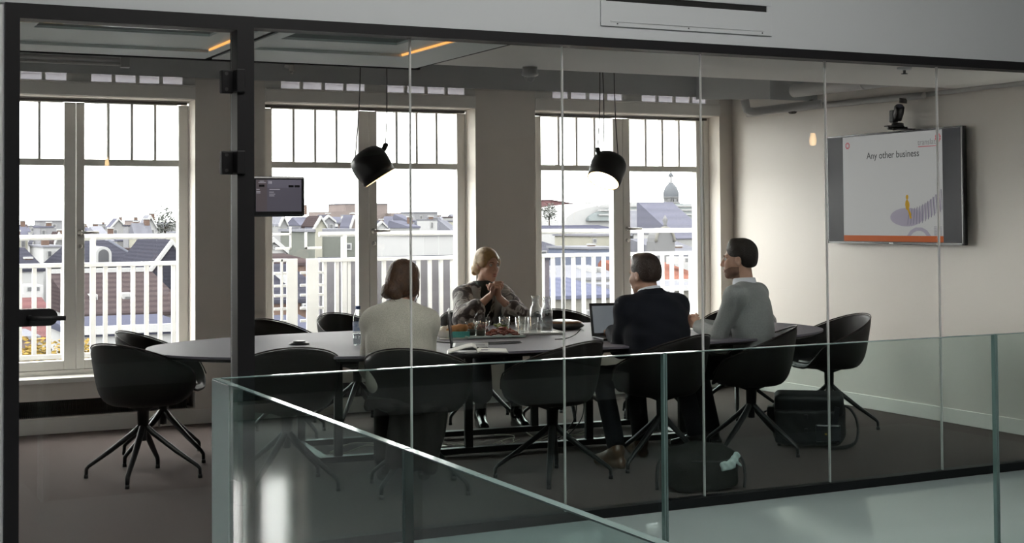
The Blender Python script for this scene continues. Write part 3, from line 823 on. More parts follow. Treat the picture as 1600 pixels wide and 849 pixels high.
# ducts and pipes over the far part of the room
def pipe(label, pts, r, mat='pipe_white', flanges=(), name='duct', cat='pipe', group=None, seg=16):
    t = thing(name, label, cat, pts[0], 0, group)
    p0 = Vector(pts[0]); bm = nb(); add_tube(bm, [Vector(p) - p0 for p in pts], r, seg); obj('pipe_run', bm, mat, t)
    for (p, d, rr, w, mt) in flanges:
        bm = nb(); d = Vector(d).normalized(); q = Vector(p) - p0; add_tube(bm, [q - d * w, q + d * w], rr, seg); obj('collar', bm, mt, t)
    return t
pipe('thick pale duct bending down in front of the window by the screen wall', [(6.72, 9.28, 2.44), (6.74, 9.28, 2.36), (6.80, 9.27, 2.345), (7.10, 9.10, 2.385), (7.22, 8.95, 2.40)], .034, 'pipe_white',
     [((7.18, 9.02, 2.397), (.4, -.55, .05), .038, .012, 'pipe_dark')])
pipe('slim pale pipe with a dark valve along the top of the screen wall', [(7.42, 10.2, 2.405), (7.42, 9.3, 2.41), (7.42, 8.25, 2.40), (7.42, 8.02, 2.395)], .026, 'pipe_white',
     [((7.40, 9.55, 2.395), (0, 1, 0), .031, .025, 'pipe_dark'), ((7.40, 8.22, 2.372), (0, .2, -1), .03, .018, 'pipe_dark')])
pipe('wide pale duct above the slim pipe near the screen wall', [(7.15, 9.2, 2.52), (7.15, 8.5, 2.515), (7.15, 8.0, 2.51)], .055, 'pipe_white', [((7.15, 8.35, 2.513), (0, 1, 0), .06, .01, 'pipe_white')])
pipe('thin grey pipe hugging the top of the screen wall toward the glass', [(7.46, 8.05, 2.405), (7.46, 7.4, 2.41), (7.46, 6.9, 2.40), (7.46, 6.35, 2.405)], .018, 'pipe_white')
t = thing('cooling_pipes', 'row of three pale ribbed pipes behind the glass door top', 'pipes', (1.2, 9.3, 2.53))
bm = nb()
for z in (2.575, 2.545, 2.515):
    bm = nb(); add_tube(bm, [(-.6, 0, z - 2.53), (.70, 0, z - 2.53)], .011, 10); obj('pipe_run', bm, 'pipe_white', t)
bm = nb(); add_box(bm, .64, .70, -.02, .02, -.035, .06, .005); obj('end_block', bm, 'pipe_white', t)
bm = nb(); add_tube(bm, [(-.60, -.005, .06), (-.60, -.005, .39)], .008, 8); add_tube(bm, [(.60, -.005, .06), (.60, -.005, .39)], .008, 8); obj('hanger', bm, 'pipe_white', t)
t = thing('pipe_coupling', 'small pale pipe coupling fixed to the dark beam left of the first lamp cord', 'pipe', (3.33, 10.385, 2.665))
bm = nb(); add_tube(bm, [(-.05, 0, .012), (.0, -.01, .0)], .016, 12); obj('stub', bm, 'pipe_white', t)
bm = nb(); add_tube(bm, [(.0, -.01, .035), (.0, -.01, -.03)], .022, 12); add_tube(bm, [(0, -.01, -.03), (.0, -.01, -.05)], .012, 12); obj('valve', bm, 'steel', t)
# ================================================================ people
class Field:
    """smoothly blended solid on a voxel grid, turned into one closed surface"""
    def __init__(s, lo, hi, vox):
        s.lo = np.array(lo, float); s.vox = vox
        s.n = np.ceil((np.array(hi) - s.lo) / vox).astype(int) + 1
        s.f = np.full(s.n, 0.2, np.float32)
    def sub(s, a, b):
        i0 = np.clip(np.floor((a - s.lo) / s.vox).astype(int), 0, s.n); i1 = np.clip(np.ceil((b - s.lo) / s.vox).astype(int) + 1, 0, s.n)
        if np.any(i1 <= i0): return None, None
        ax = [s.lo[k] + s.vox * np.arange(i0[k], i1[k]) for k in range(3)]
        X, Y, Z = np.meshgrid(*ax, indexing='ij', copy=False)
        return tuple(slice(i0[k], i1[k]) for k in range(3)), (X.astype(np.float32), Y.astype(np.float32), Z.astype(np.float32))
    def put(s, sl, d, k, op):
        g = s.f[sl]
        if op == 'add':
            h = np.maximum(k - np.abs(g - d), 0) / max(k, 1e-6)
            s.f[sl] = np.minimum(g, d) - h * h * k * .25
        else:
            d = -d; h = np.maximum(k - np.abs(g - d), 0) / max(k, 1e-6)
            s.f[sl] = np.maximum(g, d) + h * h * k * .25
    def cone(s, a, b, ra, rb, k=.015, op='add', flat=None):
        a = np.array(a, float); b = np.array(b, float); m = max(ra, rb) + k + 2 * s.vox
        sl, P = s.sub(np.minimum(a, b) - m, np.maximum(a, b) + m)
        if sl is None: return
        ab = b - a; L = max(float(ab @ ab), 1e-12)
        px, py, pz = P[0] - a[0], P[1] - a[1], P[2] - a[2]
        t = np.clip((px * ab[0] + py * ab[1] + pz * ab[2]) / L, 0, 1)
        d = np.sqrt((px - t * ab[0]) ** 2 + (py - t * ab[1]) ** 2 + (pz - t * ab[2]) ** 2) - (ra + (rb - ra) * t)
        s.put(sl, d.astype(np.float32), k, op)
    def ell(s, c, r, rot=None, k=.02, op='add'):
        c = np.array(c, float); r = np.array(r, float); m = r.max() + k + 2 * s.vox
        sl, P = s.sub(c - m, c + m)
        if sl is None: return
        q = [P[i] - c[i] for i in range(3)]
        if rot is not None:
            rot = np.array(rot); q = [rot[0, i] * q[0] + rot[1, i] * q[1] + rot[2, i] * q[2] for i in range(3)]
        k0 = np.sqrt(sum((q[i] / r[i]) ** 2 for i in range(3))); k1 = np.sqrt(sum((q[i] / r[i] ** 2) ** 2 for i in range(3))) + 1e-9
        s.put(sl, (k0 * (k0 - 1) / k1).astype(np.float32), k, op)
    def box(s, c, h, rot=None, rad=.01, k=.01, op='add'):
        c = np.array(c, float); h = np.array(h, float); m = np.linalg.norm(h) + k + 2 * s.vox
        sl, P = s.sub(c - m, c + m)
        if sl is None: return
        q = [P[i] - c[i] for i in range(3)]
        if rot is not None:
            rot = np.array(rot); q = [rot[0, i] * q[0] + rot[1, i] * q[1] + rot[2, i] * q[2] for i in range(3)]
        q = [np.abs(q[i]) - (h[i] - rad) for i in range(3)]
        d = np.sqrt(sum(np.maximum(x, 0) ** 2 for x in q)) + np.minimum(np.maximum(np.maximum(q[0], q[1]), q[2]), 0) - rad
        s.put(sl, d.astype(np.float32), k, op)
    def ripple(s, fn):
        sl, P = s.sub(s.lo, s.lo + s.vox * (s.n - 1)); s.f[sl] += fn(*P).astype(np.float32)
    def surface(s):
        f = s.f; ins = f < 0
        c = np.zeros(np.array(f.shape) - 1, np.int8)
        for dx in (0, 1):
            for dy in (0, 1):
                for dz in (0, 1): c += ins[dx:dx + c.shape[0], dy:dy + c.shape[1], dz:dz + c.shape[2]]
        act = np.argwhere((c > 0) & (c < 8))
        idx = np.full(c.shape, -1, np.int64); idx[tuple(act.T)] = np.arange(len(act))
        co = np.zeros((len(act), 3)); cnt = np.zeros(len(act))
        cor = [(x, y, z) for x in (0, 1) for y in (0, 1) for z in (0, 1)]
        for p in cor:
            for ax in range(3):
                if p[ax]: continue
                q = list(p); q[ax] = 1
                fa = f[act[:, 0] + p[0], act[:, 1] + p[1], act[:, 2] + p[2]]; fb = f[act[:, 0] + q[0], act[:, 1] + q[1], act[:, 2] + q[2]]
                mk = (fa < 0) != (fb < 0); t = np.where(mk, fa / np.where(np.abs(fa - fb) < 1e-9, 1, fa - fb), 0)
                pos = np.tile(np.array(p, float), (len(act), 1)); pos[:, ax] += t
                co += pos * mk[:, None]; cnt += mk
        V = s.lo + s.vox * (act + co / np.maximum(cnt, 1)[:, None])
        F = []
        for ax in range(3):
            o1, o2 = [(1, 2), (2, 0), (0, 1)][ax]
            a = [slice(None)] * 3; b = [slice(None)] * 3
            a[ax] = slice(0, -1); b[ax] = slice(1, None)
            e = np.argwhere(ins[tuple(a)] != ins[tuple(b)])
            e = e[(e[:, o1] > 0) & (e[:, o2] > 0) & (e[:, o1] < f.shape[o1] - 1) & (e[:, o2] < f.shape[o2] - 1)]
            s0 = ins[tuple(e.T)]
            d1 = np.zeros(3, int); d1[o1] = 1; d2 = np.zeros(3, int); d2[o2] = 1
            q = np.stack([idx[tuple((e - d1 - d2).T)], idx[tuple((e - d2).T)], idx[tuple(e.T)], idx[tuple((e - d1).T)]], 1)
            q[~s0] = q[~s0][:, ::-1]; F.append(q)
        F = np.concatenate(F); F = F[(F >= 0).all(1)]
        return V, F
    def make(s, name, mats, parent=None):
        V, F = s.surface()
        me = bpy.data.meshes.new(name)
        me.vertices.add(len(V)); me.vertices.foreach_set('co', V.astype(np.float32).ravel())
        me.loops.add(len(F) * 4); me.loops.foreach_set('vertex_index', F.astype(np.int32).ravel())
        me.polygons.add(len(F)); me.polygons.foreach_set('loop_start', np.arange(0, len(F) * 4, 4, dtype=np.int32))
        me.polygons.foreach_set('use_smooth', np.ones(len(F), bool))
        me.update(calc_edges=True); me.validate()
        o = bpy.data.objects.new(name, me); col.objects.link(o)
        for mm in (mats if isinstance(mats, (list, tuple)) else [mats]): me.materials.append(M[mm])
        if parent: o.parent = parent
        return o

pmat('skin', (0.50, 0.285, 0.20), 0.5, noise=(30, 0.6), c2=(0.45, 0.245, 0.17), bump=(250, 0.05))
pmat('skin_fair', (0.60, 0.37, 0.27), 0.48, noise=(30, 0.6), c2=(0.55, 0.325, 0.235), bump=(250, 0.05))
pmat('lips', (0.46, 0.17, 0.14), 0.4, noise=(60, 0.5))
pmat('eye_white', (0.7, 0.68, 0.66), 0.15, noise=(30, 0.3), c2=(0.68, 0.66, 0.64))
pmat('iris', (0.05, 0.055, 0.05), 0.1, noise=(90, 0.5))
pmat('hair_brown', (0.042, 0.02, 0.013), 0.42, noise=(60, 1.2), c2=(0.02, 0.010, 0.008), bump=(160, 0.5))
pmat('hair_auburn', (0.12, 0.055, 0.025), 0.42, noise=(25, 1.6), c2=(0.035, 0.015, 0.010), bump=(160, 0.5))
pmat('hair_blonde', (0.46, 0.30, 0.13), 0.42, noise=(35, 1.4), c2=(0.27, 0.155, 0.06), bump=(150, 0.5))
pmat('hair_dark', (0.022, 0.014, 0.010), 0.5, noise=(80, 1.2), c2=(0.011, 0.008, 0.006), bump=(200, 0.5))
pmat('brow_hair', (0.16, 0.09, 0.04), 0.6, noise=(80, 0.6))
pmat('stubble', (0.26, 0.145, 0.10), 0.7, noise=(200, 1.2), c2=(0.17, 0.095, 0.065))
pmat('suit_navy', (0.008, 0.0095, 0.016), 0.8, noise=(200, 0.8), c2=(0.006, 0.007, 0.012), bump=(300, 0.1), spec=0.2)
pmat('jumper_grey', (0.30, 0.315, 0.315), 0.85, noise=(130, 1.4), c2=(0.20, 0.212, 0.212), bump=(220, 0.35), sheen=.2)
pmat('shirt_white', (0.75, 0.78, 0.84), 0.7, noise=(60, 0.4), c2=(0.71, 0.74, 0.80))
pmat('trouser_dark', (0.006, 0.0065, 0.010), 0.85, spec=0.2, noise=(120, 0.6), bump=(200, 0.1))
pmat('skirt_dark', (0.014, 0.011, 0.0095), 0.85, noise=(80, 0.8), bump=(120, 0.2))
pmat('top_dark', (0.022, 0.026, 0.022), 0.8, noise=(120, 0.6))
pmat('shoe_black', (0.012, 0.011, 0.011), 0.2, noise=(40, 0.5))
pmat('shoe_brown', (0.10, 0.05, 0.025), 0.35, noise=(40, 0.8))
pmat('tattoo_ink', (0.06, 0.06, 0.06), 0.6, noise=(200, 1.0))
def knitmat(name, c, c2, sc):
    mt = pmat(name, c, 0.9, sheen=.25); nt = mt.node_tree; b = nt.nodes['Principled BSDF']
    tc = nt.nodes.new('ShaderNodeTexCoord')
    wv = nt.nodes.new('ShaderNodeTexVoronoi'); wv.inputs['Scale'].default_value = sc
    mp = nt.nodes.new('ShaderNodeMapping'); mp.inputs['Scale'].default_value = (1, 1, 1.6)
    rp = nt.nodes.new('ShaderNodeValToRGB'); rp.color_ramp.elements[0].position = .12; rp.color_ramp.elements[1].position = .62
    rp.color_ramp.elements[0].color = (*c, 1); rp.color_ramp.elements[1].color = (*c2, 1)
    bp = nt.nodes.new('ShaderNodeBump'); bp.invert = True; bp.inputs['Strength'].default_value = .45; bp.inputs['Distance'].default_value = .004
    nt.links.new(tc.outputs['Object'], mp.inputs['Vector']); nt.links.new(mp.outputs[0], wv.inputs['Vector'])
    nt.links.new(wv.outputs['Distance'], rp.inputs['Fac']); nt.links.new(rp.outputs['Color'], b.inputs['Base Color'])
    nt.links.new(wv.outputs['Distance'], bp.inputs['Height']); nt.links.new(bp.outputs['Normal'], b.inputs['Normal'])
knitmat('knit_cream', (0.72, 0.685, 0.60), (0.50, 0.47, 0.40), 210)
def blotchmat(name, cols, sc):
    mt = pmat(name, cols[0], 0.9, sheen=.3); nt = mt.node_tree; b = nt.nodes['Principled BSDF']
    tc = nt.nodes.new('ShaderNodeTexCoord'); n = nt.nodes.new('ShaderNodeTexNoise')
    n.inputs['Scale'].default_value = sc; n.inputs['Detail'].default_value = 3; n.inputs['Distortion'].default_value = 1.6
    rp = nt.nodes.new('ShaderNodeValToRGB'); el = rp.color_ramp.elements
    el[0].position = .40; el[0].color = (*cols[0], 1); el[1].position = .62; el[1].color = (*cols[3], 1)
    e = el.new(.47); e.color = (*cols[1], 1); e = el.new(.54); e.color = (*cols[2], 1)
    n2 = nt.nodes.new('ShaderNodeTexNoise'); n2.inputs['Scale'].default_value = 260
    bp = nt.nodes.new('ShaderNodeBump'); bp.inputs['Strength'].default_value = .4; bp.inputs['Distance'].default_value = .006
    nt.links.new(tc.outputs['Object'], n.inputs['Vector']); nt.links.new(n.outputs['Fac'], rp.inputs['Fac']); nt.links.new(rp.outputs['Color'], b.inputs['Base Color'])
    nt.links.new(tc.outputs['Object'], n2.inputs['Vector']); nt.links.new(n2.outputs['Fac'], bp.inputs['Height']); nt.links.new(bp.outputs['Normal'], b.inputs['Normal'])
blotchmat('cardigan', [(0.05, 0.04, 0.042), (0.12, 0.10, 0.10), (0.52, 0.49, 0.47), (0.27, 0.27, 0.25)], 10)
pmat('lapel_grey', (0.33, 0.34, 0.34), 0.9, noise=(60, .8))

V3 = lambda *a: np.array(a, float)
def nrm(v): v = np.array(v, float); return v / np.linalg.norm(v)
def rotm(yaw=0, pitch=0, roll=0):
    """head frame: columns right, forward, up; yaw turns left, pitch nods down, roll tips to the right"""
    m = Matrix.Rotation(R(yaw), 3, 'Z') @ Matrix.Rotation(R(-pitch), 3, 'X') @ Matrix.Rotation(R(roll), 3, 'Y')
    return np.array(m)
def elbow(S, W, l1, l2, pole):
    d = W - S; L = np.linalg.norm(d); L2 = min(L, l1 + l2 - .004); u = d / L
    a = (l1 * l1 - l2 * l2 + L2 * L2) / (2 * L2); h = math.sqrt(max(l1 * l1 - a * a, 1e-6))
    p = np.array(pole, float); p = p - u * (p @ u); p = nrm(p)
    return S + u * a + p * h, S + u * L2

def hand(F, W, f, n, right, curl=(40, 45, 30), spread=.0, s=1.0, thumb=None, split=None):
    f = nrm(f); n = np.array(n, float); n = nrm(n - f * (n @ f)); l = np.cross(f, n) if right else np.cross(n, f)
    k = .006
    for i, (u, ln, r) in enumerate(((.030, .92, .0092), (.010, 1.03, .0096), (-.010, .97, .0092), (-.029, .78, .0082))):
        kn = W + f * (.092 - .006 * abs(i - 1)) * s + l * u * s
        F.cone(W + l * u * .45 * s + f * .012, kn, .0165 * s, .0125 * s, k)
        d = nrm(f + l * spread * u * 10); p = kn; ang = 0
        for j, (sl, c) in enumerate(zip((.043, .027, .022), curl)):
            ang += R(c + (i * 4 if j == 0 else 0)); dd = d * math.cos(ang) + n * math.sin(ang)
            q = p + dd * sl * ln * s; F.cone(p, q, r * s * (1 - .1 * j), r * s * (1 - .1 * (j + 1)), .003); p = q
    tb = W + f * .022 * s + l * .022 * s + n * .006
    td = nrm(f * .62 + l * .55 + n * .5) if thumb is None else nrm(f * thumb[0] + l * thumb[1] + n * thumb[2])
    t1 = tb + td * .045 * s; t2 = t1 + nrm(td + f * .5 + n * .15) * .03 * s; t3 = t2 + nrm(td + f * .7 + n * .3) * .024 * s
    F.cone(tb, t1, .0155 * s, .0115 * s, k); F.cone(t1, t2, .0112 * s, .0098 * s, .003); F.cone(t2, t3, .0098 * s, .0078 * s, .003)

def head(F, c, H, s=1.0, female=False):
    P = lambda x, y, z: c + H @ (V3(x, y, z) * s)
    E = lambda x, y, z, r, k=.02, op='add': F.ell(P(x, y, z), np.array(r) * s, H, k, op)
    E(0, -.018, .038, (.076, .094, .082)); E(0, .012, -.02, (.066, .078, .085), .03)
    jw = .050 if female else .056
    E(0, .046, -.055, (jw, .050, .058), .025)
    F.cone(P(-.042, .02, -.075), P(0, .078, -.098), .020 * s, .019 * s, .02); F.cone(P(.042, .02, -.075), P(0, .078, -.098), .020 * s, .019 * s, .02)
    for sx in (-1, 1):
        E(sx * .036, .066, -.026, (.026, .022, .024), .02)
        F.cone(P(sx * .012, .086, .026), P(sx * .045, .070, .024), .010 * s, .009 * s, .012)
        E(sx * .032, .097, .006, (.018, .014, .0115), .010, 'sub')
        F.ell(P(sx * .075, -.008, -.012), np.array((.0095, .020, .032)) * s, H @ rotm(sx * 18), .006)
        F.ell(P(sx * .083, -.004, -.006), np.array((.005, .010, .017)) * s, H, .004, 'sub')
        E(sx * .012, .103, -.036, (.009, .010, .008), .006)
    F.cone(P(0, .092, .014), P(0, .113 if female else .117, -.030), .0075 * s, (.0095 if female else .0115) * s, .012)
    F.cone(P(-.018, .088, -.064), P(.018, .088, -.064), .010 * s, .010 * s, .012); F.cone(P(-.014, .0925, -.073), P(.014, .0925, -.073), .008 * s, .008 * s, .01)
    return P

def face_parts(root, c, H, s, brow, lip=True):
    P = lambda x, y, z: Vector(c + H @ (V3(x, y, z) * s))
    for sx in (-1, 1):
        mt = Matrix.Translation(P(sx * .032, .0785, .005)) @ Matrix(H.tolist()).to_4x4()
        bm = nb(); bmesh.ops.create_uvsphere(bm, u_segments=18, v_segments=12, radius=.0125 * s, matrix=mt)
        for f_ in bm.faces: f_.smooth = True
        e = obj('eye', bm, 'eye_white', root)
        bm = nb(); bmesh.ops.create_uvsphere(bm, u_segments=14, v_segments=8, radius=.0063 * s, matrix=Matrix.Translation(P(sx * .0325, .0855, .0045)) @ Matrix(H.tolist()).to_4x4()); obj('iris', bm, 'iris', e)
        bm = nb(); add_tube(bm, [P(sx * .014, .094, .022), P(sx * .030, .0925, .028), P(sx * .047, .081, .024)], [.0028 * s, .0036 * s, .0018 * s], 8, flat=.8); obj('eyebrow', bm, brow, root)
        bm = nb(); add_tube(bm, [P(sx * .020, .0885, .009), P(sx * .032, .0915, .0135), P(sx * .045, .083, .009)], .0017 * s, 6); obj('eyelid', bm, brow, root)
    if lip:
        bm = nb(); add_tube(bm, [P(-.024, .0875, -.0665), P(-.010, .1005, -.0605), P(0, .1015, -.0625), P(.010, .1005, -.0605), P(.024, .0875, -.0665)], [.0015 * s, .0056 * s, .0054 * s, .0056 * s, .0015 * s], 8)
        add_tube(bm, [P(-.022, .0885, -.069), P(-.009, .0995, -.0745), P(0, .1015, -.0755), P(.009, .0995, -.0745), P(.022, .0885, -.069)], [.0015 * s, .0062 * s, .0068 * s, .0062 * s, .0015 * s], 8); obj('lips', bm, 'lips', root)

def seated(name_label, loc, rz, sp):
    """a seated figure facing local +y; sp holds the pose"""
    t = thing('person', name_label, 'person', loc, R(rz), None)
    vox = sp.get('vox', .0042); sw = sp['sw']; lean = np.array(sp['neck'])            # neck base
    hipc = V3(0, -.03, .565); nk = lean; hc = np.array(sp['head']); H = rotm(*sp['hrot']); hs = sp.get('hs', 1.0)
    g = sp.get('girth', 1.0)
    sR, sL = nk + np.array(sp.get('sR', (sw, -.01, -.055))), nk + np.array(sp.get('sL', (-sw, -.01, -.055)))
    arms = {}
    for k, S in (('R', sR), ('L', sL)):
        W = np.array(sp['w' + k]); E_, W_ = elbow(S, W, sp.get('ua', .285), sp.get('fa', .25), sp['p' + k]); arms[k] = (S, E_, W_)
    spine = lambda q: hipc * (1 - q) + nk * q + V3(0, -.035, 0) * math.sin(PI * q)
    legs = sp['legs']
    allp = np.array([hipc, nk, hc + V3(0, 0, .13)] + [p for a in arms.values() for p in a] + [np.array(p) for lg in legs for p in lg])
    lo = allp.min(0) - .22; hi = allp.max(0) + .18; lo[2] = 0.004
    # body: one skin surface
    F = Field(lo, hi, vox)
    head(F, hc, H, hs, sp.get('female', False))
    nb0 = hc + H @ (V3(0, -.022, -.07) * hs)
    F.cone(nk + V3(0, -.005, -.03), nb0, .058 * sp.get('neckw', 1), .050 * sp.get('neckw', 1), .02)
    if sp.get('adam'): F.cone(nk + V3(0, .02, 0), hc + H @ V3(0, .03, -.09), .03, .035, .02)
    F.ell(spine(.12), (.135 * g, .095 * g, .11), None, .05); F.ell(spine(.45), (.125 * g, .085 * g, .15), None, .05); F.ell(spine(.78), (.14 * g, .09 * g, .13), None, .05)
    F.cone(sR, sL, .045, .045, .04)
    for k, (S, E_, W_) in arms.items():
        F.cone(S, E_, .043, .036, .02); F.cone(E_, W_, .037, .0245, .015)
        hd = sp['h' + k]; hand(F, W_ + nrm(W_ - E_) * .012, hd[0], hd[1], k == 'R', hd[2], s=sp.get('hands', 1.0), thumb=hd[3] if len(hd) > 3 else None)
    for lg in legs:
        h_, kn, an, toe = [np.array(p) for p in lg]
        F.cone(h_, kn, .07 * g, .048, .03); F.cone(kn, an, .048, .034, .02); F.cone(an, toe, .03, .022, .015)
    bd = F.make('body', [sp['skin'], 'stubble'] if sp.get('stubble') else sp['skin'], t)
    if sp.get('stubble'):
        n = len(bd.data.vertices); V = np.empty(n * 3, np.float32); bd.data.vertices.foreach_get('co', V); V = (V.reshape(-1, 3) - hc) @ H / hs
        st = ((V[:, 2] < -.045 - .35 * (V[:, 1] - .05).clip(0, .05)) & (V[:, 2] > -.135) & (V[:, 1] > -.005) & ~((np.abs(V[:, 0]) < .02) & (V[:, 2] > -.08)))
        pv = np.empty(len(bd.data.polygons) * 4, np.int32); bd.data.polygons.foreach_get('vertices', pv)
        bd.data.polygons.foreach_set('material_index', st[pv.reshape(-1, 4)].all(1).astype(np.int32))
    if sp.get('face'): face_parts(t, hc, H, hs, sp['brow'])
    # upper garment
    F = Field(lo, hi, .005); th = sp.get('ease', .012)
    for q, r in sp['torso']: F.ell(spine(q), (r[0] * g + th, r[1] * g + th, r[2]), None, .06)
    F.cone(sR, sL, .052 + th, .052 + th, .05)
    F.cone(nk + V3(0, -.01, -.01), sR, .040 + th, .045 + th, .04); F.cone(nk + V3(0, -.01, -.01), sL, .040 + th, .045 + th, .04)
    for k, (S, E_, W_) in arms.items():
        c = sp.get('cuff' + k, .96); e = W_ * c + E_ * (1 - c)
        F.cone(S, E_, sp['slv'][0], sp['slv'][1], .035); F.cone(E_, e, sp['slv'][1], sp['slv'][2], .02)
    if sp.get('collar'): F.cone(nk + V3(0, -.012, -.02), nk * (1 - sp['collar']) + nb0 * sp['collar'] + V3(0, -.012, 0), .090, .080, .03)
    # neck opening
    F.cone(nk + V3(0, .0, .005), nb0 + V3(0, 0, .03), .058 + sp.get('neck_gap', 0), .070, .01, 'sub')
    if sp.get('vneck'): F.ell(nk + V3(*sp['vneck'][0]), sp['vneck'][1], None, .012, 'sub')
    if sp.get('ripple'): F.ripple(sp['ripple'])
    top = F.make(sp['top'][0], sp['top'][1], t)
    # trousers or skirt
    if sp.get('trousers'):
        F = Field(lo, hi, .007)
        F.ell(hipc + V3(0, .0, -.005), (.155 * g, .115, .085), None, .05)
        for lg in legs:
            h_, kn, an, toe = [np.array(p) for p in lg]; c = sp.get('hem', .9); e = an * c + kn * (1 - c)
            F.cone(h_, kn, .08 * g, .062, .04); F.cone(kn, e, .062, sp.get('hemr', .055), .02)
        F.make(sp['trousers'][0], sp['trousers'][1], t)
    for lg in legs:
        kn, an, toe = [np.array(p) for p in lg[1:]]
        F = Field(np.minimum(an, toe) - .09, np.maximum(an, toe) + V3(.09, .09, .22), .004)
        up = sp.get('boot', .03)
        F.cone(an + nrm(kn - an) * up, an + V3(0, 0, -.01), .043, .042, .02); hl = an + nrm(an - toe) * V3(1, 1, 0) * .03; hl[2] = .035
        F.cone(hl, toe, .036, .033, .03); F.cone(an, toe, .036, .026, .03)
        F.box((toe + hl) / 2 * V3(1, 1, 0) + V3(0, 0, -.045), (.3, .3, .05), None, .001, .002, 'sub')
        F.make(sp['shoe'][0], sp['shoe'][1], t)
    return t, hc, H, hs, nk, arms, nb0

def short_hair(t, c, H, s, mat, front=.062, low=-.045, side=.0):
    P = lambda x, y, z: c + H @ (V3(x, y, z) * s)
    F = Field(c - .17, c + .19, .0035)
    F.ell(P(0, -.020, .046), np.array((.084, .103, .089)) * s, H, .02); F.ell(P(0, -.055, -.005), np.array((.072, .062, .075)) * s, H, .03)
    F.cone(P(-.03, .030, .112), P(.03, .030, .112), .016 * s, .016 * s, .04)
    F.ell(P(0, .120, -.035), np.array((.105, .072, front + .055)) * s, H, .025, 'sub')
    F.box(P(0, .0, low - .10), np.array((.14, .2, .10)) * s, H, .01, .02, 'sub')
    for sx in (-1, 1):
        F.ell(P(sx * .088, .018, -.03), np.array((.028, .042, .045)) * s, H, .012, 'sub')
    F.ripple(lambda X, Y, Z: .0012 * np.sin(X * 520 + 3 * np.sin(Z * 190)) * np.sin(Y * 410 + Z * 300))
    return F.make('hair', mat, t)
# ---- woman in the knitted jumper, seen from behind
LEG = lambda w=.11, ky=.40, ay=.34, spread=1.0: [[(w * .8, .03, .545), (w * 1.15, ky, .515), (w * 1.2, ay, .095), (w * 1.3, ay + .15, .035)],
                                     [(-w * .8, .03, .545), (-w * 1.15, ky, .515), (-w * 1.2, ay, .095), (-w * 1.3, ay + .15, .035)]]
sp = dict(sw=.150, sR=(.145, -.01, -.085), sL=(-.145, -.01, -.085), neck=(0, .06, 1.01), head=(.02, .115, 1.145), hrot=(-32, 12, 4), female=True, girth=.94, neckw=.88,
          wR=(.06, .34, .79), pR=(.2, -.6, -1), hR=((-.2, 1, -.1), (0, 0, -1), (25, 25, 20)),
          wL=(-.10, .36, .79), pL=(-.35, -.6, -1), hL=((.3, 1, -.1), (0, 0, -1), (25, 25, 20)),
          legs=LEG(.10, .40, .30), skin='skin', ease=.022, torso=[(.06, (.175, .13, .10)), (.3, (.17, .12, .16)), (.55, (.175, .12, .17)), (.8, (.165, .105, .13))],
          slv=(.068, .068, .050), top=('jumper', 'knit_cream'), neck_gap=.012,
          ripple=lambda X, Y, Z: .004 * np.sin(Z * 34 + 9 * X) * np.cos(X * 22), trousers=('trousers', 'skirt_dark'), shoe=('boot', 'shoe_black'), boot=.14, cuffR=.9)
t, c, H, s, nk, arms, nb0 = seated('woman seen from behind in a cream knitted jumper, brown hair pinned low', (3.00, 7.41, 0), 64 - 90, sp)
P = lambda x, y, z: c + H @ V3(x, y, z)
F = Field(c - .2, c + .2, .0035)
F.ell(P(0, -.020, .044), (.086, .107, .090), H, .02); F.ell(P(0, -.05, -.02), (.080, .075, .085), H, .03)
F.ell(P(-.005, -.105, -.062), (.062, .044, .046), H, .015); F.ell(P(.03, -.095, -.085), (.035, .03, .03), H, .012); F.ell(P(-.035, -.098, -.075), (.034, .032, .036), H, .01)
for sx in (-1, 1): F.ell(P(sx * .072, .005, -.02), (.018, .045, .055), H, .02)
F.box(P(0, .145, -.03), (.12, .085, .10), H, .02, .012, 'sub')
F.ripple(lambda X, Y, Z: .0012 * np.sin(X * 300 + 5 * np.sin(Z * 60)) * np.sin(Z * 110 + Y * 90))
hr = F.make('hair', 'hair_auburn', t)
bm = nb()
random.seed(4)
for k in range(10):
    a = random.uniform(-1, 1); p0 = P(a * .05, -.12, -.05 + random.uniform(-.03, .03)); p1 = p0 + H @ V3(random.uniform(-.03, .03), -.015 + random.uniform(-.01, .015), random.uniform(-.05, .03)); p2 = p1 + H @ V3(random.uniform(-.04, .04), .02, random.uniform(-.05, -.01))
    add_tube(bm, [p0, p1, p2], [.0028, .0018, .0006], 6)
for sx in (-1, 1):
    for k in range(3): add_tube(bm, [P(sx * .075, .03, .0), P(sx * (.088 + .004 * k), .03, -.06), P(sx * .085, .02 - .01 * k, -.12)], [.002, .0015, .0006], 5)
obj('loose_strands', bm, 'hair_auburn', hr)
# her long dark coat hanging from the seat
F = Field((-.30, -.28, .08), (.36, .30, .62), .008)
F.box((.02, -.05, .50), (.20, .17, .03), None, .02, .02); F.box((.10, -.14, .34), (.15, .05, .21), np.array(Matrix.Rotation(R(-14), 3, 'X') @ Matrix.Rotation(R(8), 3, 'Y')), .03, .06)
F.box((.16, -.02, .36), (.05, .13, .18), np.array(Matrix.Rotation(R(14), 3, 'Y')), .03, .05)
F.ripple(lambda X, Y, Z: .008 * np.sin(X * 60 + 4 * Z) * (Z < .5))
o = F.make('skirt', 'skirt_dark', t); o['label'] = 'long dark skirt hanging over the seat edge'

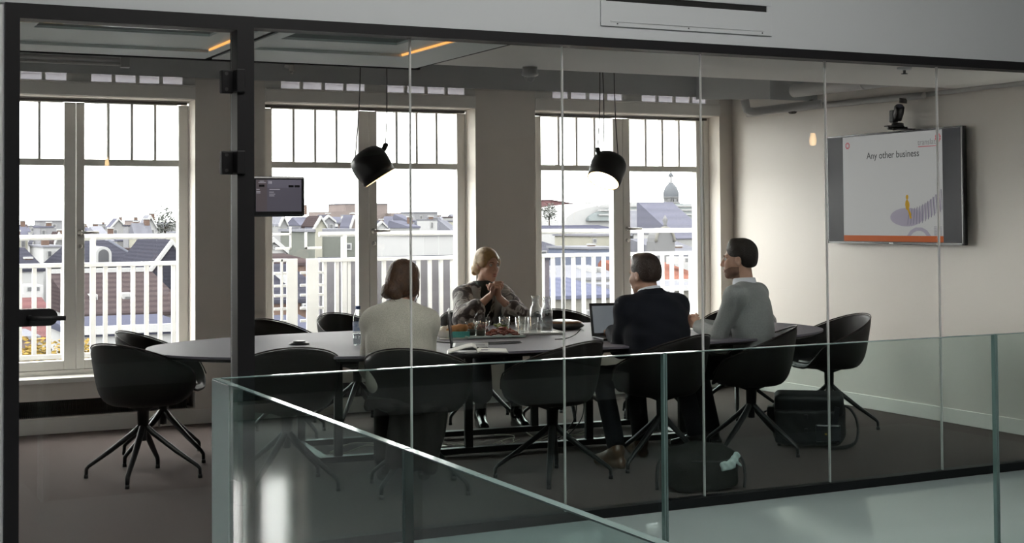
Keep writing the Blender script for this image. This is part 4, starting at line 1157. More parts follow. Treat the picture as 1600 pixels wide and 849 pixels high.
# ---- blonde woman across the table
sp = dict(sw=.150, sR=(.150, -.01, -.075), sL=(-.150, -.01, -.075), neck=(0, .03, 1.005), head=(-.015, .075, 1.165), hrot=(24, 6, -4), female=True, girth=.98, neckw=.86, hs=.97,
          wR=(.035, .30, .945), pR=(.75, .1, -.8), hR=((-.25, .25, .9), (-.9, .3, .2), (62, 70, 45), (.75, .2, .5)),
          wL=(-.035, .31, .93), pL=(-.75, .1, -.8), hL=((.25, .25, .9), (.9, .3, .2), (55, 72, 45), (.75, .2, .5)),
          legs=[[(.085, .03, .545), (.13, .40, .52), (.14, .38, .10), (.16, .53, .035)], [(-.085, .03, .545), (-.10, .42, .52), (-.11, .46, .10), (-.12, .61, .035)]],
          skin='skin_fair', face=True, brow='brow_hair', ease=.016, torso=[(.06, (.16, .12, .10)), (.3, (.155, .11, .16)), (.55, (.155, .11, .17)), (.8, (.15, .10, .13))],
          slv=(.082, .085, .075), top=('cardigan', 'cardigan'), cuffR=.42, cuffL=.42, neck_gap=.01, vneck=((0, .135, -.10), (.062, .10, .22)),
          ripple=lambda X, Y, Z: .004 * np.sin(Z * 48 + 9 * X) * np.cos(X * 30), trousers=('trousers', 'trouser_dark'), hem=.62, hemr=.085, shoe=('boot', 'shoe_black'), boot=.16)
t, c, H, s, nk, arms, nb0 = seated('blonde woman in a mottled grey cardigan, hands clasped before her chin', (4.57, 9.64, 0), -98 - 90, sp)
F = Field((-.16, -.12, .50), (.16, .20, 1.05), .005)
for q, r in ((.1, (.15, .11, .1)), (.35, (.145, .105, .15)), (.62, (.145, .105, .16)), (.84, (.13, .095, .10))):
    F.ell(V3(0, -.03, .565) * (1 - q) + nk * q + V3(0, -.03, 0) * math.sin(PI * q), np.array(r) + .004, None, .05)
F.cone(nk + V3(0, 0, -.03), nk + V3(0, .012, .03), .066, .061, .02)
F.make('top', 'top_dark', t)
for sx in (-1, 1):
    bm = nb(); add_tube(bm, [nk + V3(sx * .06, -.03, .02), nk + V3(sx * .088, .04, -.012), nk + V3(sx * .088, .10, -.085), nk + V3(sx * .072, .135, -.18), nk + V3(sx * .055, .14, -.29)], [.018, .030, .036, .036, .028], 10, flat=.6)
    obj('lapel', bm, 'lapel_grey', t)
P = lambda x, y, z: c + H @ (V3(x, y, z) * s)
F = Field(c - .19, c + .19, .0035)
F.ell(P(0, -.020, .044), (.083, .104, .088), H, .02); F.ell(P(0, -.045, -.02), (.076, .075, .07), H, .03)
F.ell(P(0, -.118, -.045), (.042, .036, .042), H, .012); F.ell(P(.02, -.105, -.072), (.03, .025, .025), H, .012)
for sx in (-1, 1): F.ell(P(sx * .070, .030, .025), (.018, .036, .045), H, .02)
F.ell(P(0, .105, -.018), (.064, .070, .088), H, .012, 'sub'); F.box(P(0, .08, -.10), (.12, .06, .05), H, .01, .01, 'sub')
F.ripple(lambda X, Y, Z: 0.0008 * np.sin(X * 200 + 5 * np.sin(Z * 60)) * np.sin(Z * 170 + Y * 150))
F.make('hair', 'hair_blonde', t)
S_, E_, W_ = arms['L']
bm = nb(); q = E_ * .35 + W_ * .65; d = nrm(W_ - E_)
for k in range(5): add_tube(bm, [q + d * (.012 * k - .03) + V3(.004 * (k % 2), .029, 0), q + d * (.012 * k - .02) + V3(.012 - .006 * k, .0275, .004)], .004, 6, flat=.5)
obj('tattoo', bm, 'tattoo_ink', t)

# ---- man in the dark suit
sp = dict(sw=.185, neck=(0, .03, 1.015), head=(-.01, .085, 1.158), hrot=(12, 8, 0), girth=1.12, neckw=1.08, hs=.98,
          wR=(.14, .38, .80), pR=(.3, -.6, -1), hR=((-.3, 1, -.1), (0, 0, -1), (25, 30, 20)),
          wL=(-.06, .37, .79), pL=(-.25, -.6, -1), hL=((.4, 1, -.1), (0, 0, -1), (25, 30, 20)),
          legs=[[(.09, .03, .545), (.12, .40, .52), (.12, .33, .10), (.15, .48, .035)], [(-.09, .03, .545), (-.15, .36, .52), (-.24, .05, .11), (-.28, .19, .04)]],
          skin='skin', ease=.016, torso=[(.05, (.17, .13, .11)), (.3, (.17, .125, .16)), (.55, (.18, .125, .17)), (.8, (.175, .11, .13))],
          slv=(.070, .064, .050), top=('blazer', 'suit_navy'), collar=.24, neck_gap=.016, vneck=((0, .15, -.09), (.05, .10, .2)),
          ripple=lambda X, Y, Z: .0025 * np.sin(Z * 60 + 14 * X) * np.cos(X * 16), trousers=('trousers', 'trouser_dark'), hem=.92, shoe=('shoe', 'shoe_brown'), adam=True)
t, c, H, s, nk, arms, nb0 = seated('man in a dark navy suit, back turned, brown hair', (4.64, 7.36, 0), 92 - 90, sp)
short_hair(t, c, H, s, 'hair_brown', .065, -.052)
ax = nb0 - nk; q = Vector((0, 0, 1)).rotation_difference(Vector(ax))
bm = nb(); add_lathe(bm, [(0.06, -.02), (0.07999999999999999, -.02), (0.077, 0.029), (0.072, 0.058), (0.06799999999999999, 0.062), (0.064, 0.058), (0.06199999999999999, 0.029), (0.06, -.02)], 40, Matrix.Translation(Vector(nk)) @ q.to_matrix().to_4x4())
obj('shirt_collar', bm, 'shirt_white', t)

# ---- man in the grey jumper
sp = dict(sw=.19, neck=(0, .01, 1.06), head=(.0, .045, 1.235), hrot=(12, 4, 0), girth=1.0, neckw=1.02,
          wR=(.04, .33, .80), pR=(.4, -.8, -1), hR=((-.5, .8, .25), (-.8, -.4, .1), (45, 55, 35), (.75, .2, .5)),
          wL=(-.06, .31, .80), pL=(-.7, -.6, -1), hL=((.5, .8, .25), (.8, -.4, .1), (45, 55, 35), (.75, .2, .5)),
          legs=LEG(.11, .40, .30), stubble=True, skin='skin_fair', face=True, brow='brow_hair', ease=.010, torso=[(.05, (.155, .12, .11)), (.3, (.15, .11, .16)), (.55, (.165, .115, .17)), (.8, (.165, .105, .13))],
          slv=(.064, .056, .042), top=('jumper', 'jumper_grey'), neck_gap=.012, vneck=((0, .12, -.045), (.04, .07, .09)),
          ripple=lambda X, Y, Z: .003 * np.sin(Z * 70 + 20 * X + 9 * Y) * np.clip((1.0 - Z) * 3, 0, 1), trousers=('trousers', 'trouser_dark'), hem=.92, shoe=('shoe', 'shoe_black'), adam=True)
t, c, H, s, nk, arms, nb0 = seated('man in a grey jumper over a white collar, short dark hair', (5.44, 7.52, 0), 122 - 90, sp)
short_hair(t, c, H, s, 'hair_dark', .06, -.060)
ax = nb0 - nk; q = Vector((0, 0, 1)).rotation_difference(Vector(ax))
bm = nb(); add_lathe(bm, [(0.059, -.02), (0.07899999999999999, -.02), (0.076, 0.025), (0.071, 0.05), (0.06699999999999999, 0.054), (0.063, 0.05), (0.06099999999999999, 0.025), (0.059, -.02)], 40, Matrix.Translation(Vector(nk)) @ q.to_matrix().to_4x4())
obj('shirt_collar', bm, 'shirt_white', t)
# ================================================================ outside the windows
pmat('w_grey', (0.067, 0.067, 0.070), 0.9, spec=0.0, noise=(.5, .6)); pmat('w_white', (0.196, 0.196, 0.201), 0.9, spec=0.0, noise=(.5, .6), c2=(0.176, 0.176, 0.182))
pmat('w_brick', (0.076, 0.053, 0.045), 0.9, spec=0.0, noise=(1.5, .8)); pmat('w_pink', (0.081, 0.064, 0.063), 0.9, spec=0.0, noise=(.5, .6))
pmat('w_hazed', (0.112, 0.112, 0.115), 0.9, spec=0.0, noise=(.1, .6), c2=(0.149, 0.149, 0.154)); pmat('w_hazed2', (0.097, 0.097, 0.105), 0.9, spec=0.0, noise=(.1, .6), c2=(0.127, 0.127, 0.138))  # distant walls, haze paled into their colours
pmat('w_brickhazed', (0.087, 0.074, 0.073), 0.9, spec=0.0, noise=(.1, .6), c2=(0.118, 0.099, 0.096)); pmat('w_green', (0.082, 0.086, 0.080), 0.9, spec=0.0, noise=(.3, .6))  # the distant brick is lightened to carry its haze
pmat('w_cream', (0.174, 0.169, 0.148), 0.9, spec=0.0, noise=(.5, .6)); pmat('w_maroon', (0.082, 0.046, 0.049), 0.9, spec=0.0, noise=(.1, .6)); pmat('w_blue', (0.072, 0.081, 0.112), 0.9, spec=0.0, noise=(1, .8))
pmat('w_beige', (0.105, 0.102, 0.095), 0.9, spec=0.0, noise=(.5, .6)); pmat('w_slate', (0.053, 0.048, 0.056), 0.9, spec=0.0, noise=(1.5, .8))
pmat('window_dark', (0.030, 0.031, 0.036), 0.3, noise=(1, .6)); pmat('stone_pale', (0.094, 0.094, 0.099), 0.9, spec=0.0, noise=(.6, .9)); pmat('dome_lead', (0.066, 0.070, 0.079), 0.8, spec=0.0, noise=(.6, .8))
pmat('tank_blue', (0.060, 0.063, 0.078), 0.8, spec=0.0, noise=(1, .6)); pmat('ground_grey', (0.042, 0.042, 0.042), 0.95, spec=0.0, noise=(.05, .8)); pmat('glass_roof', (0.090, 0.105, 0.112), 0.4, noise=(.2, .8))
pmat('leaf_yellow', (0.195, 0.130, 0.036), 0.9, spec=0.0, noise=(2.5, 1.6), c2=(0.088, 0.066, 0.025)); pmat('bark', (0.024, 0.018, 0.014), 0.9, spec=0.0, noise=(3, .8)); pmat('conifer_pale', (0.074, 0.078, 0.074), 0.9, spec=0.0, noise=(.6, 1))
pmat('rail_white', (0.562, 0.569, 0.575), 0.6, noise=(3, .5), c2=(.43, .435, .44)); pmat('screen_lilac', (0.194, 0.189, 0.208), 0.8, spec=0.0, noise=(2, .6), c2=(.145, .14, .155)); pmat('deck_grey', (0.036, 0.036, 0.037), 0.9, spec=0.0, noise=(4, .6))
def rows_mat(name, c, c2, rows, ax=2):
    """roof covering with regular courses"""
    mt = pmat(name, c, 0.9, spec=0.0); nt = mt.node_tree; b = nt.nodes['Principled BSDF']
    tc = nt.nodes.new('ShaderNodeTexCoord'); wv = nt.nodes.new('ShaderNodeTexWave'); wv.inputs['Scale'].default_value = rows; wv.bands_direction = 'XYZ'[ax]
    wv.inputs['Distortion'].default_value = .6; wv.inputs['Detail'].default_value = 2
    n = nt.nodes.new('ShaderNodeTexNoise'); n.inputs['Scale'].default_value = 1.5
    mx = nt.nodes.new('ShaderNodeMath'); mx.operation = 'MULTIPLY'
    rp = nt.nodes.new('ShaderNodeValToRGB'); rp.color_ramp.elements[0].color = (*c2, 1); rp.color_ramp.elements[1].color = (*c, 1); rp.color_ramp.elements[1].position = .45
    nt.links.new(tc.outputs['Object'], wv.inputs['Vector']); nt.links.new(tc.outputs['Object'], n.inputs['Vector'])
    nt.links.new(wv.outputs['Fac'], mx.inputs[0]); nt.links.new(n.outputs['Fac'], mx.inputs[1]); nt.links.new(mx.outputs[0], rp.inputs['Fac']); nt.links.new(rp.outputs['Color'], b.inputs['Base Color'])
rows_mat('r_slate', (0.0240, 0.0240, 0.0317), (0.0189, 0.0192, 0.0255), 1.2); rows_mat('r_brown', (0.0333, 0.0266, 0.0277), (0.0243, 0.0192, 0.0210), 1.4)
rows_mat('r_red', (0.0746, 0.0387, 0.0395), (0.0600, 0.0313, 0.0333), 1.3); rows_mat('r_orange', (0.0992, 0.0446, 0.0350), (0.0847, 0.0369, 0.0296), 1.0)
rows_mat('r_metal', (0.0562, 0.0588, 0.0871), (0.0432, 0.0469, 0.0712), .35, 0); rows_mat('r_lead', (0.0362, 0.0366, 0.0459), (0.0310, 0.0313, 0.0399), .3, 0)
rows_mat('r_leadpale', (0.0709, 0.0718, 0.0847), (0.0628, 0.0635, 0.0754), .3, 0); rows_mat('r_slatehazed', (0.0573, 0.0579, 0.0765), (0.0509, 0.0515, 0.0674), .2)  # distant slate has haze mixed into its colour
rows_mat('r_blue', (0.0403, 0.0418, 0.0591), (0.0348, 0.0366, 0.0518), .4); rows_mat('r_blueslate', (0.0333, 0.0336, 0.0485), (0.0296, 0.0299, 0.0425), .4)
rows_mat('r_white', (0.0972, 0.0982, 0.1119), (0.0912, 0.0922, 0.1056), .4); rows_mat('r_hazed', (0.0953, 0.0963, 0.1122), (0.0879, 0.0888, 0.1038), .2); rows_mat('r_green', (0.0562, 0.0588, 0.0618), (0.0479, 0.0506, 0.0525), .5); rows_mat('r_maroon', (0.0403, 0.0229, 0.0277), (0.0362, 0.0203, 0.0243), .1)  # palest distant roofs carry the haze in their colour
GZ = -14.0
bm = nb(); add_box(bm, -200, 500, 13.2, 900, GZ - 1, GZ)
struct('ground', bm, 'ground_grey', 'city ground far below the windows', 'ground')
def house(name, label, x0, x1, y, d, ze, zt, roof, wall, rmat, ex):
    t = thing(name, label, 'building', ((x0 + x1) / 2, y, GZ), 0, 'crowded far rooftops' if name == 'rooftop_house' else None)
    inv = Matrix.Translation(t.location).inverted()
    def L(n, bm, mt, par=None):
        o = obj(n, bm, mt, par or t)
        if par is None: o.matrix_parent_inverse = inv
        return o
    e = min(.35, .03 * (x1 - x0) + .05)
    bm = nb()
    if roof == 'gable_front': add_prism(bm, [(x0, GZ), (x1, GZ), (x1, ze), ((x0 + x1) / 2, zt - .02), (x0, ze)], y, y + d, 'y')
    elif roof == 'wedge': add_prism(bm, [(x0, GZ), (x1, GZ), (x1, ze), (x0, zt)], y, y + d, 'y')
    else: add_box(bm, x0, x1, y, y + d, GZ, min(ze, zt) if roof != 'flat' else zt - .05)
    if 'steps' in ex:
        for a, b, z in ex['steps']: add_box(bm, a, b, y - 6, y + d, GZ, z)
    w = L('wall', bm, wall)
    bm = nb()
    if roof == 'flat': add_box(bm, x0 - e, x1 + e, y - e, y + d + e, zt - .05 - e, zt)
    elif roof == 'shed': add_prism(bm, [(y - e, ze - .12), (y + d, zt - .12), (y + d + .3, zt - .3), (y + d + .3, GZ), (y + d, GZ), (y + d, zt - .6), (y - e, ze - .5)][:0] or [(y - e, ze - .2), (y - e, ze), (y + d, zt), (y + d + .4, zt - .3), (y + d + .4, ze - .2)], x0 - e, x1 + e, 'x')
    elif roof == 'gable_x': add_prism(bm, [(y - e, ze - .1), (y - e, ze), (y + d / 2, zt), (y + d + e, ze), (y + d + e, ze - .1)], x0 - e, x1 + e, 'x')
    elif roof == 'wedge': add_prism(bm, [(x0 - e, zt - .3), (x1 + e, ze - .3), (x1 + e, ze), (x0 - e, zt)], y - e, y + d, 'y')
    elif roof == 'gable_front':
        m = (x0 + x1) / 2
        add_prism(bm, [(x0 - e, ze - .25), (m, zt - .05), (x1 + e, ze - .25), (x1 + e, ze), (m, zt + .25), (x0 - e, ze)], y + .4, y + d, 'y')
    elif roof == 'hip':
        a = [bm.verts.new(p) for p in ((x0 - e, y - e, ze), (x1 + e, y - e, ze), (x1 + e, y + d + e, ze), (x0 - e, y + d + e, ze))]
        q = (x1 - x0) * .34; b = [bm.verts.new((x0 + q * .5, y + d / 2 - 1, zt)), bm.verts.new((x1 - q, y + d / 2 - 1, zt)), bm.verts.new((x1 - q, y + d / 2 + 1, zt)), bm.verts.new((x0 + q * .5, y + d / 2 + 1, zt))]
        for f in ((a[0], a[1], b[1], b[0]), (a[1], a[2], b[2], b[1]), (a[2], a[3], b[3], b[2]), (a[3], a[0], b[0], b[3]), tuple(b), tuple(a[::-1])): bm.faces.new(f)
        bmesh.ops.recalc_face_normals(bm, faces=bm.faces[:])
    rf = L('roof', bm, rmat)
    if roof == 'gable_front':
        m = (x0 + x1) / 2; bm = nb()
        add_prism(bm, [(x0 - e, ze - .3), (m, zt - .1), (x1 + e, ze - .3), (x1 + e, ze), (m, zt + .25), (x0 - e, ze)], y - .3, y + .4, 'y'); L('verge', bm, 'w_white')
        if rmat == 'r_slate':
            bm = nb(); add_prism(bm, [(x0, ze - 1.5), (x1, ze - 1.5), (x1, ze - .25), (m, zt - .2), (x0, ze - .25)], y - .12, y, 'y'); L('slate_hanging', bm, 'r_slate')
    if roof == 'hip':
        bm = nb(); xm = x0 + (x1 - x0) * .44; yy = y + .6; zz = ze + .05
        P = [(xm - .62, zz), (xm + .62, zz)] + [(xm + .62 * math.cos(R(a)), zz + .85 + .62 * math.sin(R(a))) for a in range(0, 181, 20)]
        add_prism(bm, P, yy, yy + 4, 'y'); dm = L('dormer', bm, 'w_white')
        bm = nb(); P = [(xm - .4, zz + .15), (xm + .4, zz + .15)] + [(xm + .4 * math.cos(R(a)), zz + .85 + .4 * math.sin(R(a))) for a in range(0, 181, 20)]
        add_prism(bm, P, yy - .03, yy, 'y'); L('pane', bm, 'window_dark', dm)
        bm = nb(); add_tube(bm, [(x1 + e, y - e, ze), (x1 - (x1 - x0) * .34, y + d / 2 - 1, zt)], .12, 6); L('hip_flashing', bm, 'tank_blue')
    if ex.get('coping'):
        bm = nb(); zc = zt if rmat in ('r_brown', 'r_red') else ze
        yc = y + d if rmat in ('r_brown', 'r_red') else y - e
        add_box(bm, x0 - e, x1 + e, yc - .15, yc + .25, zc - .1, zc + .22); L('coping', bm, 'w_white')
    for a, b, z0, z1 in ex.get('win', []):
        bm = nb(); add_box(bm, a, b, y - .10 - (e if roof == 'shed' else 0), y + .05, z0, z1); wd = L('window', bm, 'w_white')
        bm = nb(); f = (b - a) * .14; add_box(bm, a + f, b - f, y - .13 - (e if roof == 'shed' else 0), y, z0 + f, z1 - f); L('pane', bm, 'window_dark', wd)
    for a, b, z in ex.get('chim', []):
        bm = nb(); yc = y + d * .4; add_box(bm, a, b, yc, yc + (b - a), z - 3.2, z - .12); ck = L('chimney', bm, 'w_brick', None)
        bm = nb(); add_box(bm, a - .06, b + .06, yc - .06, yc + (b - a) + .06, z - .15, z); L('chimney_cap', bm, 'w_white', ck)
    for a, b, z0, z1 in ex.get('dorm', []):
        bm = nb(); yc = y + d * .3; add_box(bm, a, b, yc, yc + 2.5, z0, z1); dm = L('dormer', bm, 'w_white')
        if wall != 'w_brick' or True:
            bm = nb(); f = (b - a) * .2; add_box(bm, a + f, b - f, yc - .03, yc, z0 + (z1 - z0) * .35, z1 - (z1 - z0) * .18); L('pane', bm, 'window_dark', dm)
    if 'strip' in ex:
        a, b, mt = ex['strip']; bm = nb(); add_box(bm, a, b, y - .3, y, GZ, zt + .1); L('stair_tower', bm, mt)
CITY = [
    ('house', 'slate mansard house with an arched white dormer, outside the window nearest the door', 18.88, 24.63, 114.0, 12.6, -1.93, -0.01, 'hip', 'w_grey', 'r_slate', {'win': []}),
    ('house', 'steep slate gable with a white verge at the right of the first window', 22.13, 24.98, 100.8, 11.2, -1.81, 0.00, 'gable_front', 'w_white', 'r_slate', {}),
    ('house', 'narrow white rendered house between the slate mansard and the slate gable', 26.56, 27.52, 120.0, 5.6, -0.11, -0.11, 'flat', 'w_white', 'r_white', {'win': [(26.88, 27.36, -1.23, -0.48)]}),
    ('house', 'small brick house with red chimneys behind the slate gable', 27.70, 29.33, 132.0, 7.0, -1.31, -0.96, 'flat', 'w_brick', 'r_brown', {'chim': [(28.59, 28.94, -0.35), (29.12, 29.66, -0.35)]}),
    ('house', 'big brown tiled roof with a white coping and a brick chimney, first window', 13.41, 19.04, 78.0, 9.8, -3.39, -1.49, 'shed', 'w_white', 'r_brown', {'chim': [(17.08, 17.44, -2.96)], 'dorm': [(16.17, 16.81, -3.48, -2.49), (14.5, 14.81, -3.21, -2.51)], 'coping': 1}),
    ('house', 'flat blue-grey roof with a white parapet below the brown tiled roof', 10.19, 14.87, 60.0, 7.0, -2.98, -2.79, 'shed', 'w_white', 'r_blue', {'coping': 1}),
    ('house', 'dark slate roof with a brick chimney in the left leaf of the first window', 13.89, 16.78, 114.0, 11.2, -2.04, -0.57, 'shed', 'w_white', 'r_slate', {'chim': [(16.03, 16.61, -1.22)]}),
    ('house', 'red tiled roof with a white gutter in the left leaf of the first window', 8.71, 11.59, 72.0, 8.4, -3.99, -2.49, 'shed', 'w_white', 'r_red', {'dorm': [(10.02, 10.97, -2.06, -1.65)], 'coping': 1}),
    ('house', 'low pinkish wall under the red tiled roof', 7.21, 8.63, 60.0, 4.2, -3.05, -3.05, 'flat', 'w_pink', 'r_white', {}),
    ('house', 'pale tall house with a brick stack right of the dark slate roof', 19.21, 20.95, 130.5, 8.4, -0.53, -0.53, 'flat', 'w_white', 'r_white', {'win': [(19.54, 19.91, -1.53, -0.97), (20.19, 20.62, -1.54, -0.98)], 'chim': [(19.59, 20.2, 0.24)]}),
    ('apartment_block', 'far pale apartment row over the left leaf of the first window', 57.02, 65.13, 450.0, 12.0, 0.81, 0.81, 'flat', 'w_hazed', 'r_hazed', {'win': [(58.12, 59.22, -1.09, 0.06), (60.32, 61.42, -1.12, 0.04), (62.53, 63.64, -1.14, 0.02)]}),
    ('apartment_block', 'far pale stepped block beside the mullion of the first window', 73.81, 82.95, 510.0, 12.0, 2.40, 2.40, 'flat', 'w_hazed2', 'r_hazed', {'win': [(75.5, 76.77, -0.22, 1.1), (78.04, 79.32, -0.24, 1.08)]}),
    ('apartment_block', 'far pale block above the slate mansard house', 82.73, 92.58, 480.0, 12.0, -0.68, -0.68, 'flat', 'w_hazed', 'r_hazed', {'win': [(84.36, 85.58, -2.33, -1.28), (87.22, 88.45, -2.36, -1.31)]}),
    ('apartment_block', 'far grey block above the narrow white house', 109.94, 123.88, 570.0, 12.0, 0.05, 0.05, 'flat', 'w_hazed2', 'r_hazed', {'win': [(111.92, 113.4, -2.17, -0.91), (115.38, 116.88, -2.2, -0.94), (118.87, 120.37, -2.24, -0.97)]}),
    ('apartment_block', 'far pale block at the right edge of the first window', 114.10, 130.09, 525.0, 12.0, -0.66, -0.66, 'flat', 'w_hazed', 'r_hazed', {'win': [(117.36, 118.76, -2.72, -1.55), (121.1, 122.51, -2.76, -1.59)]}),
    ('hall', 'long far building with a blue-grey roof behind the tablet', 137.62, 159.56, 420.0, 15.0, 0.13, 2.73, 'gable_x', 'w_hazed2', 'r_slatehazed', {'chim': [(140.21, 141.66, 6.57)]}),
    ('brick_block', 'large far brick building with a stepped outline, split by the mullion of the middle window', 228.21, 249.35, 630.0, 24.0, 9.55, 9.55, 'flat', 'w_brickhazed', 'r_hazed', {'steps': [(218.18, 228.53, 5.71), (248.7, 255.22, 4.99)]}),
    ('house', 'cream and green-grey block in the left leaf of the middle window', 45.69, 51.36, 135.0, 11.2, 0.67, 0.67, 'flat', 'w_green', 'r_white', {'win': [(48.43, 49.51, -1.44, -0.74)], 'strip': (45.69, 46.35, 'w_cream')}),
    ('house', 'small white dormer house behind the white ladder posts', 28.46, 30.39, 96.0, 7.0, -0.51, 0.15, 'gable_front', 'w_white', 'r_white', {'win': [(29.42, 30.06, -0.47, -0.16)]}),
    ('house', 'dark tiled roof with a brick gable behind the white ladder posts', 25.38, 29.44, 87.0, 7.0, -1.14, -0.70, 'shed', 'w_brick', 'r_brown', {}),
    ('house', 'grey slate roof over a brick wall low behind the white ladder posts', 20.13, 24.03, 69.0, 7.0, -2.43, -0.85, 'shed', 'w_brick', 'r_slate', {'win': [(22.61, 23.15, -2.96, -2.64)], 'dorm': [(22.68, 23.02, -2.02, -1.23)]}),
    ('house', 'flat blue roof lowest behind the white ladder posts', 15.75, 18.81, 54.0, 4.2, -2.88, -2.46, 'shed', 'w_white', 'r_blue', {}),
    ('house', 'long flat green-grey roof behind the head of the jumper woman', 53.61, 60.67, 144.0, 12.6, -2.21, -1.10, 'shed', 'w_white', 'r_green', {}),
    ('house', 'white house with a van-like dormer just above the long green-grey roof', 64.78, 70.85, 174.0, 11.2, -0.29, -0.29, 'flat', 'w_white', 'r_white', {'win': [(67.44, 68.24, -1.45, -0.78)]}),
    ('house', 'big plain white block at the right of the middle window', 48.45, 52.92, 114.0, 11.2, 0.37, 0.37, 'flat', 'w_white', 'r_white', {}),
    ('apartment_block', 'far stacked blocks above the big white block', 187.94, 196.51, 450.0, 12.0, 4.37, 4.37, 'flat', 'w_hazed2', 'r_hazed', {'win': [(189.83, 190.78, 1.75, 3.07), (192.69, 193.64, 1.74, 3.05)]}),
    ('apartment_block', 'far reddish block beyond the two blue-grey tanks', 207.57, 211.15, 480.0, 7.2, 3.37, 3.37, 'flat', 'w_brickhazed', 'r_hazed', {}),
    ('apartment_block', 'far grey block at the right edge of the middle window', 184.76, 194.96, 420.0, 12.0, 2.49, 2.49, 'flat', 'w_hazed', 'r_hazed', {'win': [(186.33, 187.46, 0.45, 1.68), (188.36, 189.49, 0.43, 1.67)]}),
    ('theatre', 'maroon slab-roofed building on the skyline of the last window', 240.70, 273.85, 450.0, 18.0, 3.67, 8.55, 'wedge', 'w_maroon', 'r_maroon', {'win': [(254.64, 258.64, 6.23, 7.62)]}),
    ('house', 'long dark blue roof under the glass barrel roof', 134.20, 155.18, 255.0, 14.0, -1.08, 0.17, 'shed', 'w_white', 'r_blueslate', {}),
    ('house', 'white house front under the dark blue roof', 116.48, 120.33, 210.0, 11.2, -0.08, -0.08, 'flat', 'w_white', 'r_white', {'win': [(118.46, 118.95, -0.51, -0.19)]}),
    ('house', 'cream house front with one small window beside the mullion of the last window', 102.92, 109.54, 180.0, 11.2, -0.74, -0.74, 'flat', 'w_cream', 'r_white', {'win': [(103.14, 103.78, -2.0, -1.35)]}),
    ('house', 'grey mansard with four small windows in the last window', 69.05, 76.79, 135.0, 11.2, -2.65, -1.06, 'shed', 'w_grey', 'r_lead', {'win': [(70.81, 71.51, -2.48, -1.86), (72.13, 72.91, -2.43, -1.81), (74.01, 74.8, -2.46, -1.84), (75.36, 76.15, -2.49, -1.86)]}),
    ('house', 'blue sheeted house end right of the grey mansard', 69.97, 74.10, 123.0, 8.4, -1.30, -1.30, 'flat', 'w_blue', 'r_white', {'chim': [(72.1, 72.7, -1.02)]}),
    ('house', 'white flat roof with small skylights behind the carafes', 49.42, 55.86, 93.0, 5.6, -2.88, -2.13, 'shed', 'w_white', 'r_white', {'dorm': [(50.64, 51.03, -2.75, -2.41), (54.19, 54.59, -2.59, -2.2), (54.93, 55.32, -2.61, -2.21)]}),
    ('house', 'blue-grey seamed metal roof over a beige wall in the last window', 36.82, 43.07, 72.0, 7.0, -2.90, -2.16, 'shed', 'w_beige', 'r_metal', {'win': [(40.61, 41.08, -4.33, -3.74), (41.25, 41.86, -4.36, -3.73)]}),
    ('house', 'dark slate wall at the left edge of the last window', 32.04, 33.59, 63.0, 4.2, -0.38, -0.38, 'flat', 'w_slate', 'r_slate', {}),
    ('apartment_block', 'far pale block left of the dome tower', 310.87, 320.03, 516.0, 8.4, 6.34, 6.34, 'flat', 'w_hazed', 'r_hazed', {}),
    ('apartment_block', 'far white block close left of the dome tower', 259.97, 268.32, 420.0, 12.0, 4.09, 4.09, 'flat', 'w_hazed2', 'r_white', {'win': [(261.01, 262.05, 1.67, 2.77)]}),
    ('house', 'white house with a gridded window under the dome tower', 110.09, 115.44, 180.0, 11.2, -0.52, -0.52, 'flat', 'w_white', 'r_white', {'win': [(113.53, 115.22, -2.05, -0.81)]}),
    ('house', 'tall grey building with slanting roof lines beside the dome tower', 163.22, 167.40, 255.0, 16.8, -2.37, 3.06, 'gable_front', 'w_hazed', 'r_hazed', {}),
    ('house', 'steep grey slab house at the right edge of the last window', 153.02, 160.82, 234.0, 14.0, -2.36, 4.86, 'shed', 'w_hazed', 'r_slatehazed', {}),
    ('house', 'grey roofs right of the white gridded house', 107.28, 113.40, 165.0, 11.2, -3.60, -1.40, 'shed', 'w_white', 'r_leadpale', {'chim': [(110.62, 111.69, -2.34)]}),
    ('house', 'orange tiled roof at the right of the last window', 57.27, 62.15, 90.0, 8.4, -3.29, -1.80, 'shed', 'w_white', 'r_orange', {'dorm': [(61.09, 61.86, -2.09, -1.5)], 'coping': 1}),
    ('house', 'beige wall with a white gutter under the orange tiled roof', 44.04, 49.72, 72.0, 5.6, -2.73, -2.50, 'flat', 'w_beige', 'r_white', {'win': [(47.45, 48.09, -4.59, -3.44)], 'coping': 1}),
]
for row in CITY: house(*row)
